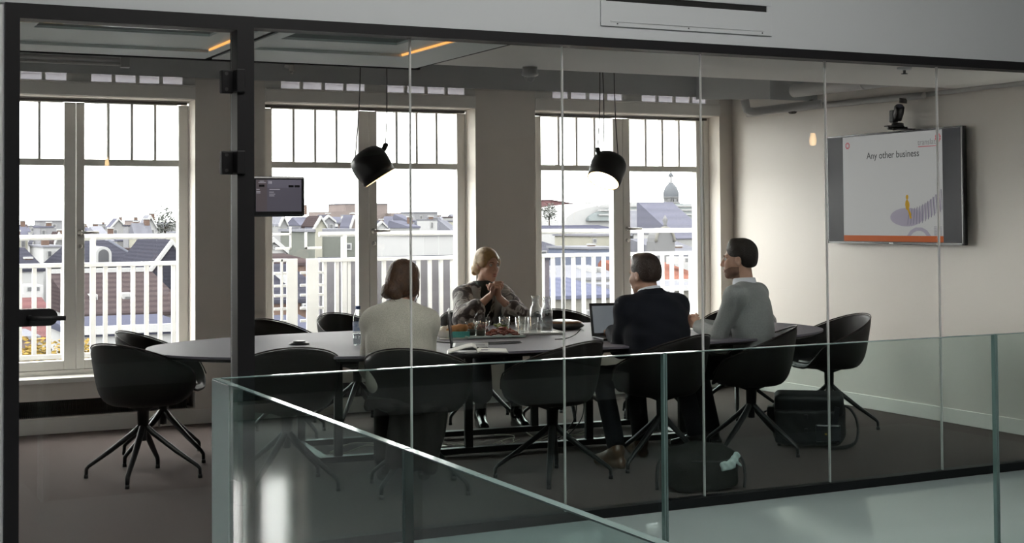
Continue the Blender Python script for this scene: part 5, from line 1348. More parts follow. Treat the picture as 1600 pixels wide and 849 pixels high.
SMALL = [
    (27.94, 28.89, 157.5, 3.8, 0.22, 0.93, 'gable_x', 'w_cream', 'r_slatehazed', 2),
    (73.94, 74.90, 163.1, 5.9, 1.41, 1.41, 'flat', 'w_cream', 'r_slatehazed', 0),
    (27.64, 28.37, 146.5, 4.1, -0.37, 0.48, 'shed', 'w_brickhazed', 'r_hazed', 1),
    (68.00, 69.91, 166.3, 3.4, -0.62, 0.39, 'shed', 'w_hazed', 'r_leadpale', 2),
    (104.45, 107.80, 292.3, 3.3, 1.16, 1.16, 'flat', 'w_white', 'r_slatehazed', 2),
    (21.27, 23.05, 168.1, 4.4, -0.07, 1.32, 'gable_x', 'w_cream', 'r_slatehazed', 2),
    (22.71, 23.48, 146.7, 4.3, -0.47, 0.36, 'gable_front', 'w_hazed', 'r_brown', 1),
    (32.94, 34.23, 185.8, 3.3, 0.65, 0.65, 'flat', 'w_brickhazed', 'r_slatehazed', 1),
    (78.12, 79.31, 181.7, 4.5, 1.60, 1.60, 'flat', 'w_white', 'r_leadpale', 1),
    (126.60, 129.18, 310.5, 4.6, -1.40, -0.05, 'gable_x', 'w_hazed2', 'r_hazed', 1),
    (62.31, 63.78, 177.6, 5.8, 0.41, 0.41, 'flat', 'w_brickhazed', 'r_hazed', 0),
    (36.23, 37.58, 169.9, 3.7, 0.02, 0.87, 'gable_x', 'w_white', 'r_slatehazed', 0),
    (84.84, 86.72, 221.8, 5.9, -0.86, 0.18, 'gable_front', 'w_white', 'r_hazed', 1),
    (50.44, 52.33, 260.9, 4.3, -0.45, 0.53, 'shed', 'w_hazed2', 'r_hazed', 2),
    (83.63, 84.91, 203.9, 3.1, 0.00, 0.72, 'shed', 'w_brickhazed', 'r_leadpale', 0),
    (43.09, 43.99, 196.9, 4.6, -1.09, 0.14, 'gable_x', 'w_brickhazed', 'r_brown', 0),
    (37.83, 38.87, 222.4, 4.0, -0.20, 0.60, 'gable_front', 'w_hazed2', 'r_slatehazed', 1),
    (56.89, 58.89, 296.8, 3.5, 1.00, 1.00, 'flat', 'w_hazed', 'r_leadpale', 2),
    (43.21, 45.24, 176.1, 5.1, 1.43, 1.43, 'flat', 'w_hazed', 'r_hazed', 0),
    (32.93, 34.04, 153.1, 3.2, 1.09, 2.01, 'gable_front', 'w_white', 'r_hazed', 2),
    (47.99, 50.04, 282.8, 3.2, -0.31, 0.80, 'gable_x', 'w_white', 'r_leadpale', 2),
    (100.48, 103.38, 273.1, 3.9, 1.70, 2.66, 'gable_x', 'w_hazed2', 'r_hazed', 1),
    (85.31, 87.10, 197.4, 4.1, 0.63, 0.63, 'flat', 'w_hazed', 'r_leadpale', 2),
    (127.11, 129.32, 288.4, 5.6, 0.11, 0.85, 'gable_x', 'w_hazed', 'r_leadpale', 0),
    (35.94, 38.06, 209.3, 3.0, 0.18, 0.18, 'flat', 'w_cream', 'r_slatehazed', 1),
    (56.94, 58.24, 185.5, 5.3, 1.13, 1.75, 'gable_front', 'w_brickhazed', 'r_hazed', 1),
    (98.21, 100.86, 278.5, 3.6, 0.25, 0.25, 'flat', 'w_white', 'r_slatehazed', 2),
    (24.61, 26.06, 174.5, 4.1, -0.86, 0.46, 'gable_front', 'w_white', 'r_lead', 1),
    (29.89, 30.48, 124.3, 5.5, 0.61, 0.61, 'flat', 'w_cream', 'r_hazed', 0),
    (50.16, 51.00, 160.7, 4.6, 1.15, 1.92, 'gable_front', 'w_hazed', 'r_hazed', 0),
    (63.87, 65.40, 162.9, 3.8, -1.22, -0.05, 'gable_x', 'w_cream', 'r_slatehazed', 1),
    (132.19, 135.47, 295.4, 5.0, 0.21, 0.92, 'gable_front', 'w_hazed2', 'r_hazed', 2),
    (48.86, 51.43, 254.7, 4.7, 0.61, 1.99, 'gable_front', 'w_hazed', 'r_slatehazed', 1),
    (39.66, 41.36, 186.2, 3.4, 0.49, 1.36, 'shed', 'w_cream', 'r_slatehazed', 1),
    (51.57, 52.94, 154.7, 3.3, -0.86, 0.52, 'gable_front', 'w_cream', 'r_lead', 0),
    (80.14, 82.18, 182.8, 3.2, -0.53, 0.19, 'shed', 'w_cream', 'r_leadpale', 0),
    (65.02, 67.41, 281.7, 5.1, 0.53, 1.25, 'gable_front', 'w_hazed', 'r_leadpale', 1),
    (55.09, 55.71, 121.6, 4.1, 0.09, 1.47, 'shed', 'w_hazed2', 'r_leadpale', 0),
    (63.56, 64.94, 154.0, 5.9, 0.77, 1.49, 'shed', 'w_hazed', 'r_slatehazed', 1),
    (62.03, 62.92, 169.2, 4.0, 0.76, 1.97, 'gable_front', 'w_brickhazed', 'r_slatehazed', 2),
    (35.48, 36.86, 174.4, 3.0, 1.15, 1.15, 'flat', 'w_hazed2', 'r_lead', 1),
    (86.51, 88.77, 190.8, 5.3, 2.00, 2.00, 'flat', 'w_hazed', 'r_brown', 1),
    (42.65, 43.75, 217.6, 5.9, -1.20, -0.22, 'shed', 'w_hazed', 'r_slatehazed', 0),
    (64.33, 66.24, 187.1, 4.3, 1.47, 2.09, 'gable_front', 'w_hazed2', 'r_lead', 2),
    (108.22, 109.62, 244.9, 4.0, 0.91, 2.18, 'gable_x', 'w_white', 'r_hazed', 0),
    (87.83, 89.85, 220.6, 5.3, 0.78, 1.93, 'gable_front', 'w_hazed', 'r_slatehazed', 0),
    (93.77, 95.70, 207.7, 4.0, 1.43, 2.45, 'gable_x', 'w_hazed', 'r_leadpale', 2),
    (16.98, 18.10, 136.9, 3.1, 0.35, 0.35, 'flat', 'w_cream', 'r_slatehazed', 1),
    (102.48, 105.03, 282.4, 3.3, 2.75, 2.75, 'flat', 'w_white', 'r_hazed', 1),
    (43.52, 44.64, 211.1, 5.7, 1.80, 1.80, 'flat', 'w_brickhazed', 'r_leadpale', 1),
    (68.54, 70.45, 304.4, 3.8, 0.74, 1.45, 'gable_x', 'w_hazed', 'r_leadpale', 0),
    (57.32, 58.74, 180.2, 3.5, 0.66, 0.66, 'flat', 'w_hazed', 'r_leadpale', 0),
    (56.33, 57.89, 306.9, 5.4, 1.11, 1.11, 'flat', 'w_hazed', 'r_slatehazed', 2),
    (68.00, 69.90, 187.5, 3.3, 1.23, 1.89, 'gable_front', 'w_brickhazed', 'r_leadpale', 2),
    (78.08, 79.05, 189.4, 5.2, 1.43, 2.40, 'shed', 'w_hazed2', 'r_slatehazed', 0),
    (64.46, 65.85, 195.1, 3.2, -0.46, 0.76, 'gable_front', 'w_cream', 'r_lead', 0),
    (73.42, 75.57, 190.6, 4.0, 0.38, 1.22, 'gable_front', 'w_white', 'r_lead', 2),
    (23.77, 25.28, 164.4, 4.5, 1.11, 1.11, 'flat', 'w_hazed2', 'r_slatehazed', 1),
    (29.91, 31.57, 143.5, 3.1, 0.02, 1.39, 'gable_x', 'w_cream', 'r_leadpale', 1),
    (53.65, 54.95, 158.3, 5.0, 0.89, 1.83, 'gable_front', 'w_cream', 'r_brown', 0),
    (27.56, 28.67, 151.6, 3.5, 0.35, 1.10, 'shed', 'w_white', 'r_hazed', 0),
    (145.40, 148.51, 324.1, 5.6, 0.15, 1.49, 'gable_front', 'w_white', 'r_slatehazed', 1),
    (40.05, 42.39, 306.0, 5.4, -0.29, 0.74, 'gable_x', 'w_white', 'r_slatehazed', 2),
    (67.50, 70.91, 328.2, 4.4, -0.03, 0.88, 'shed', 'w_white', 'r_slatehazed', 2),
]
for (x0, x1, y, d, ze, zt, roof, wall, rm, nw) in SMALL:
    ex = {'win': [(x0 + (x1 - x0) * (.15 + .42 * k), x0 + (x1 - x0) * (.42 + .42 * k), ze - 1.2, ze - .4) for k in range(nw)]}
    if nw: ex['chim'] = [(x0 + (x1 - x0) * .7, x0 + (x1 - x0) * .7 + .5, zt + .5)]
    house('rooftop_house', 'one of the tiny houses crowding the rooftops far outside the windows', x0, x1, y, d, ze, zt, roof, wall, rm, ex)
# domed tower
t = thing('church_tower', 'domed church tower rising over the roofs in the last window', 'tower', (234.7, 362, GZ))
bm = nb(); add_box(bm, -2.6, 2.6, -2.4, 2.8, 0, 20.0); add_lathe(bm, [(2.75, 20), (2.75, 20.3), (2.3, 20.5)], 8)
obj('tower_body', bm, 'stone_pale', t)
bm = nb(); add_lathe(bm, [(2.2, 18), (2.25, 20.5), (2.3, 21.6), (2.55, 21.8), (2.5, 22.0), (2.2, 22.0)], 8); dr = obj('drum', bm, 'stone_pale', t)
for k in range(4):
    a = R(-115 + 45 * k - 22); bm = nb(); obox(bm, (2.15 * math.cos(a), 2.15 * math.sin(a), 20.6), (.5, .9, 1.6), Matrix.Rotation(a, 4, 'Z')); obj('belfry_opening', bm, 'window_dark', dr)
bm = nb(); add_lathe(bm, [(2.35, 22.0), (2.4, 22.9), (2.15, 24.0), (1.6, 25.1), (.9, 25.9), (.75, 26.1)], 24); obj('dome', bm, 'dome_lead', t)
bm = nb(); add_lathe(bm, [(.75, 26.1), (.78, 26.3)], 12); add_lathe(bm, [(.8, 28.0), (.85, 28.2), (.6, 28.8), (.25, 29.3), (.08, 30.2), (0, 30.2)], 12); add_tube(bm, [(0, 0, 26.2), (0, 0, 28.2)], .25, 8)
ln = obj('lantern', bm, 'dome_lead', t)
for k in range(6):
    a = R(60 * k); bm = nb(); add_tube(bm, [(.62 * math.cos(a), .62 * math.sin(a), 26.2), (.62 * math.cos(a), .62 * math.sin(a), 28.1)], .12, 6); obj('lantern_column', bm, 'stone_pale', ln)
# glass barrel roof, tanks, stone gable, trees, paper cone of the dormer
t = thing('glass_hall', 'white arched hall with a glazed barrel roof below the maroon building', 'building', (181, 330, GZ))
bm = nb(); N = 14
P = [(-.2, 0)] + [(20 * k / N, 0) for k in ()] + []
prof = [(0, 0), (0, 15.2)] + [(24 - 24 * math.cos(R(a)) * 1.0, 15.2 + 4.8 * math.sin(R(a))) for a in range(8, 90, 8)] + [(24, 20.0), (24, 0)]
add_prism(bm, [(u, v) for u, v in prof], 0, 30, 'y'); obj('end_wall', bm, 'w_white', t)
bm = nb(); prof = [(6, 15.0)] + [(30 - 24 * math.cos(R(a)), 15.2 + 4.3 * math.sin(R(a))) for a in range(6, 91, 8)] + [(60, 19.4), (60, 15.0)]
add_prism(bm, prof, -1.5, 28, 'y'); obj('barrel_roof', bm, 'glass_roof', t)
bm = nb()
for z in (16.4, 17.6, 18.7): add_box(bm, 9, 60, -2.2, -1.4, z, z + .35)
obj('roof_rib', bm, 'w_white', t)
for x, r, lb in ((88.7, 1.35, 'wider blue-grey roof tank beyond the white block in the middle window'), (91.3, 1.0, 'narrower blue-grey roof tank at the right of the wider tank')):
    t = thing('roof_tank', lb, 'tank', (x + 1.0, 212, GZ)); bm = nb(); add_lathe(bm, [(0, 14.1), (r, 14.1), (r, 15.35), (r * .9, 15.45), (0, 15.5)], 24); obj('drum', bm, 'tank_blue', t)
    bm = nb(); add_box(bm, -r * .8, r * .8, -r * .5, r * .5, 0, 14.2); obj('stand', bm, 'w_hazed', t)
t = thing('ornate_gable', 'round stone gable with carved edge below the dome tower', 'gable', (96.3, 150, GZ))
bm = nb(); add_prism(bm, [(-1.45, 0), (1.45, 0), (1.45, 12.6)] + [(1.35 * math.cos(R(a)), 12.6 + 1.75 * math.sin(R(a))) for a in range(0, 181, 15)] + [(-1.45, 12.6)], 0, 2, 'y'); obj('gable_wall', bm, 'stone_pale', t)
bm = nb(); add_tube(bm, [(1.35 * math.cos(R(a)), -.05, 12.6 + 1.75 * math.sin(R(a))) for a in range(0, 181, 15)], .2, 6); obj('carved_edge', bm, 'w_beige', t)
bm = nb(); add_lathe(bm, [(0, 14.3), (.3, 14.3), (.2, 14.8), (.35, 15.3), (0, 16.0)], 10, Matrix.Translation((.3, .4, 0))); obj('finial', bm, 'stone_pale', t)
def tree(label, x, y, zt, r, mat, seedv, n=900, ls=.11):
    random.seed(seedv); t = thing('tree', label, 'tree', (x, y, GZ))
    bm = nb(); add_tube(bm, [(0, 0, 0), (.1, 0, (zt - GZ) * .5), (0, .1, zt - GZ - r)], [.3, .22, .08], 8)
    for k in range(7):
        a = random.uniform(0, 2 * PI); h = zt - GZ - r * random.uniform(1.0, 2.2); add_tube(bm, [(0, 0, h), (math.cos(a) * r * .6, math.sin(a) * r * .6, h + r * .8)], [.08, .02], 6)
    obj('trunk', bm, 'bark', t)
    bm = nb()
    for k in range(n):
        th = random.uniform(0, 2 * PI); ph = math.acos(random.uniform(-1, 1)); q = r * random.uniform(.45, 1.0) * (1 + .25 * math.sin(3 * th) * math.sin(2 * ph))
        c = Vector((q * math.sin(ph) * math.cos(th), q * math.sin(ph) * math.sin(th), zt - GZ - r * 1.1 + q * 1.15 * math.cos(ph)))
        mt = Matrix.Translation(c) @ Matrix.Rotation(random.uniform(0, 6.28), 4, 'Z') @ Matrix.Rotation(random.uniform(0, 3.14), 4, 'X')
        vs = [bm.verts.new(mt @ Vector(p)) for p in ((-ls, 0, 0), (0, -ls * .5, 0), (ls, 0, .03), (0, ls * .5, .0))]; bm.faces.new(vs)
    o = obj('crown', bm, mat, t)
tree('yellow-leaved tree below the right leaf of the first window', 8.3, 49, -2.35, .75, 'leaf_yellow', 3)
tree('yellow-leaved tree below the left leaf, beside the red tiled roof', 6.7, 47, -2.15, .8, 'leaf_yellow', 8)
tree('thin pale conifer-like tree on the skyline of the first window', 61.3, 268, 4.4, 2.6, 'conifer_pale', 5, 700, .28)
tree('small dark tree beside the maroon building', 152, 285, 5.2, 1.9, 'conifer_pale', 6, 500, .25)
# balcony outside
bm = nb(); add_box(bm, -2.5, 9.5, 11.0, 12.5, -.25, .12)
struct('trim_2', bm, 'deck_grey', 'balcony deck outside the windows', 'balcony deck')
def railing(label, x0, x1, posts, skip=()):
    t = thing('balcony_railing', label, 'railing', ((x0 + x1) / 2, 12.0, .12), 0, 'white balcony railings')
    inv = Matrix.Translation(t.location).inverted()
    def L(n, bm): o = obj(n, bm, 'rail_white', t); o.matrix_parent_inverse = inv
    bm = nb(); add_box(bm, x0, x1, 11.975, 12.025, 1.135, 1.17, .004); L('top_rail', bm)
    bm = nb(); add_box(bm, x0, x1, 11.98, 12.02, .395, .435, .004); L('bottom_rail', bm)
    bm = nb(); add_tube(bm, [(x0, 12.0, 1.38), (x1, 12.0, 1.38)], .022, 12); L('handrail', bm)
    for x in posts: bm = nb(); add_box(bm, x - .022, x + .022, 11.98, 12.02, .12, 1.375, .004); L('post', bm)
    x = x0 + .05
    while x < x1 - .02:
        if min([abs(x - p) for p in posts] + [9]) > .04:
            bm = nb(); add_box(bm, x - .017, x + .017, 11.985, 12.015, .42, 1.14, .003); L('baluster', bm)
        x += .112
railing('white balcony railing outside the window nearest the door', .75, 3.1, (.80, 2.155))
railing('white balcony railing with grey screen behind, outside the middle window', 4.10, 5.95, (4.33, 5.75))
railing('white balcony railing outside the window by the screen wall', 6.05, 8.6, (6.10, 7.42, 8.4))
t = thing('terrace_screen', 'plain lilac-grey terrace screen behind the middle railing', 'screen', (5.1, 12.25, .12))
bm = nb(); add_box(bm, -.92, 1.1, -.02, .02, 0, 1.03, .004); obj('panel', bm, 'screen_lilac', t)
bm = nb(); add_box(bm, -.92, 1.1, -.03, .03, 1.03, 1.05); obj('cap', bm, 'tank_blue', t)
t = thing('steel_ladder', 'white steel ladder with two flat posts and stub rungs outside the middle window', 'ladder', (3.9, 12.0, .12))
inv = Matrix.Translation(t.location).inverted()
def L(n, x0, x1, y0, y1, z0, z1): bm = nb(); add_box(bm, x0, x1, y0, y1, z0, z1, .003); o = obj(n, bm, 'rail_white', t); o.matrix_parent_inverse = inv
L('flat_post', 3.795, 3.893, 11.97, 11.99, .12, 1.17); L('flat_post', 3.975, 4.085, 11.97, 11.99, .12, 1.17); L('side_bar', 3.655, 3.680, 11.98, 12.0, .12, 1.17); L('side_bar', 3.745, 3.765, 11.98, 12.0, .12, 1.17); L('top_bar', 3.655, 3.80, 11.98, 12.0, 1.145, 1.172)
L('frame_bar', 3.827, 3.842, 11.98, 12.0, 1.25, 1.45); L('frame_bar', 3.70, 3.842, 11.98, 12.0, 1.25, 1.272); L('frame_bar', 3.965, 3.985, 11.98, 12.0, 1.25, 1.40); L('frame_bar', 3.965, 4.12, 11.98, 12.0, 1.25, 1.272); L('frame_bar', 3.60, 3.84, 11.98, 12.0, 1.375, 1.395)
for z in (1.045, .935, .85, .735, .625, .51, .40): L('rung', 3.69, 3.80, 11.99, 12.01, z - .012, z + .012); L('rung', 3.925, 3.985, 11.99, 12.01, z - .012, z + .012); L('rung', 4.08, 4.13, 11.99, 12.01, z - .012, z + .012)
# ================================================================ things on the table and the floor
pmat('pet_blue', (0.05, 0.10, 0.30), 0.4, noise=(40, .6)); pmat('label_blue', (0.15, 0.25, 0.5), 0.5, noise=(60, 2), c2=(.7, .75, .8))
pmat('paper_white', (0.80, 0.78, 0.74), 0.8, noise=(30, .4), c2=(.77, .75, .71)); pmat('paper_ink', (0.10, 0.10, 0.16), 0.8, noise=(80, .6))
pmat('bread', (0.50, 0.25, 0.10), 0.8, noise=(40, 1), c2=(.36, .16, .06), bump=(120, .4)); pmat('teal_print', (0.10, 0.42, 0.38), 0.7, noise=(20, .5))
pmat('plate_grey', (0.42, 0.47, 0.45), 0.35, noise=(20, .4)); pmat('tray_white', (0.62, 0.61, 0.58), 0.4, noise=(20, .4))
pmat('meat_red', (0.33, 0.08, 0.05), 0.45, noise=(90, 1.6), c2=(.18, .045, .03), bump=(200, .6)); pmat('salad_green', (0.20, 0.24, 0.06), 0.6, noise=(60, 1.2), c2=(.10, .14, .03))
pmat('food_orange', (0.50, 0.20, 0.05), 0.6, noise=(150, 1.8), c2=(.28, .10, .04), bump=(200, .5)); pmat('food_dark', (0.06, 0.035, 0.02), 0.6, noise=(120, 1.5))
pmat('laptop_black', (0.012, 0.012, 0.013), 0.35, noise=(30, .5)); pmat('laptop_screen', (0.10, 0.11, 0.12), 0.25, noise=(3, .5), emit=((.85, .92, 1.0), .13)); pmat('keys_black', (0.02, 0.02, 0.021), .6, noise=(200, .8))
pmat('phone_grey', (0.07, 0.07, 0.078), 0.35, noise=(20, .4)); pmat('card_grey', (0.45, 0.43, 0.40), 0.7, noise=(20, .4)); pmat('wood_brown', (0.22, 0.10, 0.04), .5, noise=(20, .8))
pmat('bag_black', (0.012, 0.013, 0.015), 0.55, noise=(120, 1), c2=(.008, .009, .010), bump=(200, .2)); pmat('bag_panel', (0.03, 0.033, 0.04), 0.3, noise=(60, .6)); pmat('bag_webbing', (0.016, 0.016, 0.017), 0.7, noise=(300, 1))
pmat('pack_dark', (0.012, 0.011, 0.009), 0.8, spec=0.2, noise=(100, 1), c2=(.008, .0075, .006), bump=(120, .3)); pmat('tissue', (0.62, 0.74, 0.72), 0.9, noise=(30, .4)); pmat('tag_yellow', (0.6, 0.42, 0.08), .5, noise=(60, .4))
pmat('cable_white', (0.62, 0.57, 0.46), 0.5, noise=(30, .6)); pmat('cable_black', (0.015, 0.015, 0.015), 0.5, noise=(30, .6)); pmat('clear_water', (0.6, 0.62, 0.64), .1, noise=(5, .3))
glassmat('water', (0.62, 0.64, 0.66), 0.05)
glassmat('clear_glass', (0.95, 0.96, 0.96), 0.12)

TZ = .74
def one(name, bm, mat, label, cat, loc, rz=0, group=None):
    o = obj(name, bm, mat); o.location = loc; o.rotation_euler = (0, 0, R(rz)); return tag(o, label, cat, group)

# water bottle
t = thing('water_bottle', 'clear plastic water bottle with a blue cap left of the jumper woman', 'bottle', (3.055, 8.22, TZ))
bm = nb(); add_lathe(bm, [(0, .004), (.026, 0), (.031, .006), (.031, .05), (.029, .06), (.031, .07), (.031, .15), (.028, .175), (.016, .205), (.0125, .215), (.0125, .222)], 24); obj('bottle_body', bm, 'clear_plastic', t)
bm = nb(); add_lathe(bm, [(.0315, .085), (.0318, .087), (.0318, .14), (.0315, .142)], 24); obj('paper_label', bm, 'label_blue', t)
bm = nb(); add_lathe(bm, [(.015, .218), (.0155, .22), (.0155, .236), (.013, .239), (0, .239)], 18); obj('cap', bm, 'pet_blue', t)
bm = nb(); add_lathe(bm, [(0, .006), (.029, .006), (.029, .07), (0, .07)], 20); obj('water', bm, 'water', t)
# cable grommet
t = thing('cable_outlet', 'round black cable outlet lying on the empty left half of the tabletop', 'outlet', (2.754, 8.44, TZ))
bm = nb(); add_lathe(bm, [(0, 0), (.062, 0), (.062, .008), (.055, .013), (.03, .016), (0, .016)], 28); obj('ring', bm, 'black_metal', t)
bm = nb(); add_lathe(bm, [(.02, .0155), (.04, .0165), (.036, .022), (0, .022)], 24); obj('lid', bm, 'laptop_black', t)

def laptop(label, loc, rz, ang, lit):
    t = thing('laptop', label, 'laptop', loc, R(rz))
    bm = nb(); add_box(bm, -.155, .155, -.215, 0, .002, .016, .004); b = obj('base', bm, 'laptop_black', t)
    bm = nb(); add_box(bm, -.135, .135, -.115, -.02, .0155, .0175); add_box(bm, -.05, .05, -.195, -.125, .0155, .0165); obj('keyboard', bm, 'keys_black', b)
    rot = Matrix.Translation((0, .0, .012)) @ Matrix.Rotation(R(-(ang - 90)), 4, 'X')
    bm = nb(); add_box(bm, -.155, .155, -.004, .004, 0, .215, .003); bmesh.ops.transform(bm, matrix=rot, verts=bm.verts); l = obj('lid', bm, 'laptop_black', t)
    bm = nb(); add_box(bm, -.138, .138, -.0048, -.0038, .022, .196); bmesh.ops.transform(bm, matrix=rot, verts=bm.verts); obj('display', bm, lit, l)
    bm = nb(); add_tube(bm, [(-.12, .002, .012), (.12, .002, .012)], .006, 8); obj('hinge', bm, 'black_metal', t)
laptop('black laptop seen edge-on at the right elbow of the jumper woman', (3.475, 7.755, TZ), 64, 96, 'screen_dark')
laptop('open black laptop with a pale grey display before the suited man', (4.66, 7.86, TZ), -10, 104, 'laptop_screen')

# open notebook
t = thing('notebook', 'open notebook with curling white pages at the near table edge', 'notebook', (3.475, 7.40, TZ), R(-24))
bm = nb(); add_box(bm, -.175, .175, -.105, .105, 0, .004, .001); obj('cover', bm, 'laptop_black', t)
def leaf(pts, y0, y1, th):
    bm = nb(); up = [(x, z + th) for x, z in pts]; add_prism(bm, pts + up[::-1], y0, y1, 'y')
    for f in bm.faces: f.smooth = False
    return bm
obj('left_pages', leaf([(-.168, .005), (-.12, .018), (-.07, .034), (-.03, .040), (-.008, .030), (0, .008)], -.10, .10, .006), 'paper_white', t)
obj('right_pages', leaf([(0, .006), (.012, .012), (.05, .011), (.11, .009), (.168, .006)], -.10, .10, .006), 'paper_white', t)
bm = nb(); add_box(bm, -.045, .0, -.1005, -.1002, .012, .020); 
bm.free(); bm = nb()
for k in range(4): add_box(bm, .02, .06 + .01 * (k % 2), -.06 + .02 * k, -.056 + .02 * k, .018, .0186)
obj('writing', bm, 'paper_ink', t)
bm = nb(); add_tube(bm, [(.02, .12, .006), (.16, .135, .006)], [.004, .004], 10); add_tube(bm, [(.16, .135, .006), (.172, .1365, .006)], [.004, .001], 10)
one('pen', bm, 'steel', 'slim silver pen lying behind the open notebook', 'pen', (3.475, 7.40, TZ - .001), -24)

# bread bag, plate with meat, cups
t = thing('bread_bag', 'white paper bag with a bread roll and teal print beside the plate of meat', 'bag', (3.77, 8.38, TZ), R(-20))
F = Field((-.14, -.12, -.002), (.14, .14, .12), .004)
F.box((-.02, .02, .025), (.085, .07, .022), np.array(Matrix.Rotation(R(8), 3, 'Y')), .015, .02); F.cone((-.08, .02, .03), (-.11, .05, .06), .03, .012, .02); F.cone((-.06, .05, .05), (-.02, .07, .075), .022, .010, .02)
F.ripple(lambda X, Y, Z: .004 * np.sin(X * 120 + Y * 60) * np.sin(Y * 90)); F.box((0, 0, -.02), (.3, .3, .02), None, .001, .001, 'sub'); F.make('paper', 'paper_white', t)
F = Field((-.1, -.12, 0), (.14, .1, .12), .004); F.ell((.02, .0, .055), (.075, .045, .032), np.array(Matrix.Rotation(R(-12), 3, 'Y')), .01); F.ripple(lambda X, Y, Z: .002 * np.sin(X * 140)); F.make('bread_roll', 'bread', t)
bm = nb(); add_prism(bm, [(-.035, -.060), (.085, -.058), (.098, -.045), (.085, -.040), (-.04, -.045)], .008, .045, 'z'); obj('printed_band', bm, 'teal_print', t)
bm = nb(); add_prism(bm, [(-.10, -.09), (.10, -.095), (.105, -.03), (-.09, -.02)], .001, .004, 'z'); obj('napkin', bm, 'paper_white', t)
t = thing('serving_plate', 'long pale green-grey plate at the table middle holding meat', 'plate', (4.01, 8.31, TZ), R(-10))
bm = nb(); add_box(bm, -.185, .185, -.10, .10, .0, .008, .004); obj('plate_base', bm, 'plate_grey', t)
bm = nb()
for q in ((-.195, .195, -.112, -.098), (-.195, .195, .098, .112), (-.195, -.181, -.112, .112), (.181, .195, -.112, .112)): add_box(bm, *q, .003, .017, .004)
obj('plate_rim', bm, 'plate_grey', t)
random.seed(11)
F = Field((-.14, -.11, -.005), (.14, .11, .11), .0035)
for k in range(120):
    x = random.uniform(-.10, .10); y = random.uniform(-.07, .07); h = .052 * (1 - (x / .125) ** 2) * (1 - (y / .1) ** 2)
    F.ell((x, y, random.uniform(.008, max(.012, h))), (.012 + random.uniform(0, .007), .007 + random.uniform(0, .005), .006), np.array(Matrix.Rotation(random.uniform(0, 3), 3, 'Z') @ Matrix.Rotation(random.uniform(-.6, .6), 3, 'X')), .003)
F.box((0, 0, -.02), (.3, .3, .02), None, .001, .001, 'sub')
o = F.make('meat_pile', 'meat_red'); o.location = (4.075, 8.305, TZ + .009); tag(o, 'heap of dark red sliced meat on the long plate', 'food', None, 'stuff')
F = Field((-.06, -.05, -.01), (.06, .05, .06), .0035)
for k in range(12): F.ell((random.uniform(-.035, .035), random.uniform(-.025, .025), random.uniform(.0, .03)), (.02, .012, .004), np.array(Matrix.Rotation(random.uniform(0, 3), 3, 'Z') @ Matrix.Rotation(random.uniform(-1, 1), 3, 'X')), .003)
o = F.make('salad_leaves', 'salad_green'); o.location = (4.10, 8.36, TZ + .05); tag(o, 'few green salad leaves on top of the sliced meat', 'food', None, 'stuff')
def cup(label, loc, fill, fork):
    t = thing('plastic_cup', label, 'cup', loc, 0, 'clear cups of food on the plate')
    bm = nb(); add_lathe(bm, [(0, .001), (.028, .001), (.029, .004), (.038, .090), (.040, .091), (.037, .090), (.027, .005), (0, .005)], 26); obj('cup_wall', bm, 'clear_plastic', t)
    bm = nb(); add_lathe(bm, [(0, .006), (.026, .006), (.030, .040), (0, .040)], 20); obj('lower_filling', bm, 'food_dark', t)
    F = Field((-.045, -.045, .03), (.045, .045, .10), .003)
    for k in range(22):
        a = random.uniform(0, 6.28); r = random.uniform(0, .022); F.ell((r * math.cos(a), r * math.sin(a), random.uniform(.045, .078)), (.012, .009, .008), np.array(Matrix.Rotation(random.uniform(0, 3), 3, 'Z')), .003)
    F.make('food_filling', fill, t)
    if fork:
        bm = nb(); add_tube(bm, [(.005, 0, .05), (.03 * fork, .012, .12), (.055 * fork, .02, .15)], [.003, .003, .004], 6, flat=.5); obj('plastic_fork', bm, 'clear_plastic', t)
cup('clear cup of yellow and red salad, leftmost of the plate cups', (3.895, 8.385, TZ + .009), 'food_orange', 1)
cup('clear cup of reddish food in front on the plate', (3.915, 8.285, TZ + .009), 'meat_red', 0)
cup('clear cup with a white fork just left of the meat heap', (3.985, 8.385, TZ + .009), 'food_orange', 1)
# tray with carafes and glasses
t = thing('tray', 'flat white tray with glasses and carafes', 'tray', (4.385, 8.46, TZ), R(-14))
bm = nb(); add_box(bm, -.17, .17, -.15, .15, 0, .006, .002); obj('tray_base', bm, 'tray_white', t)
bm = nb()
for q in ((-.175, .175, -.155, -.148), (-.175, .175, .148, .155), (-.175, -.168, -.155, .155), (.168, .175, -.155, .155)): add_box(bm, *q, .002, .014, .002)
obj('tray_rim', bm, 'tray_white', t)
def carafe(label, loc, lvl):
    t = thing('carafe', label, 'carafe', loc, 0, 'glass carafes on the tray')
    bm = nb(); add_lathe(bm, [(0, .002), (.036, .001), (.041, .008), (.041, .13), (.036, .155), (.025, .175), (.022, .19), (.023, .215), (.029, .238), (.0275, .238), (.021, .215), (.020, .19), (.034, .153), (.0385, .13), (.0385, .012), (0, .010)], 30); obj('glass_body', bm, 'clear_glass', t)
    bm = nb(); add_lathe(bm, [(0, .011), (.0375, .012), (.0375, lvl), (0, lvl)], 26); obj('water', bm, 'water', t)
carafe('glass water carafe standing farther back on the tray', (4.455, 8.56, TZ + .006), .12)
carafe('glass water carafe nearer the viewer, right of the other', (4.455, 8.40, TZ + .006), .135)
def tumbler(label, loc):
    t = thing('drinking_glass', label, 'glass', loc, 0, 'drinking glasses by the carafes')
    bm = nb(); add_lathe(bm, [(0, .002), (.027, .0), (.030, .004), (.036, .105), (.034, .105), (.028, .010), (0, .009)], 26); obj('glass_wall', bm, 'clear_glass', t)
tumbler('empty glass behind the meat plate, left of the tray glasses', (4.24, 8.60, TZ + .0))
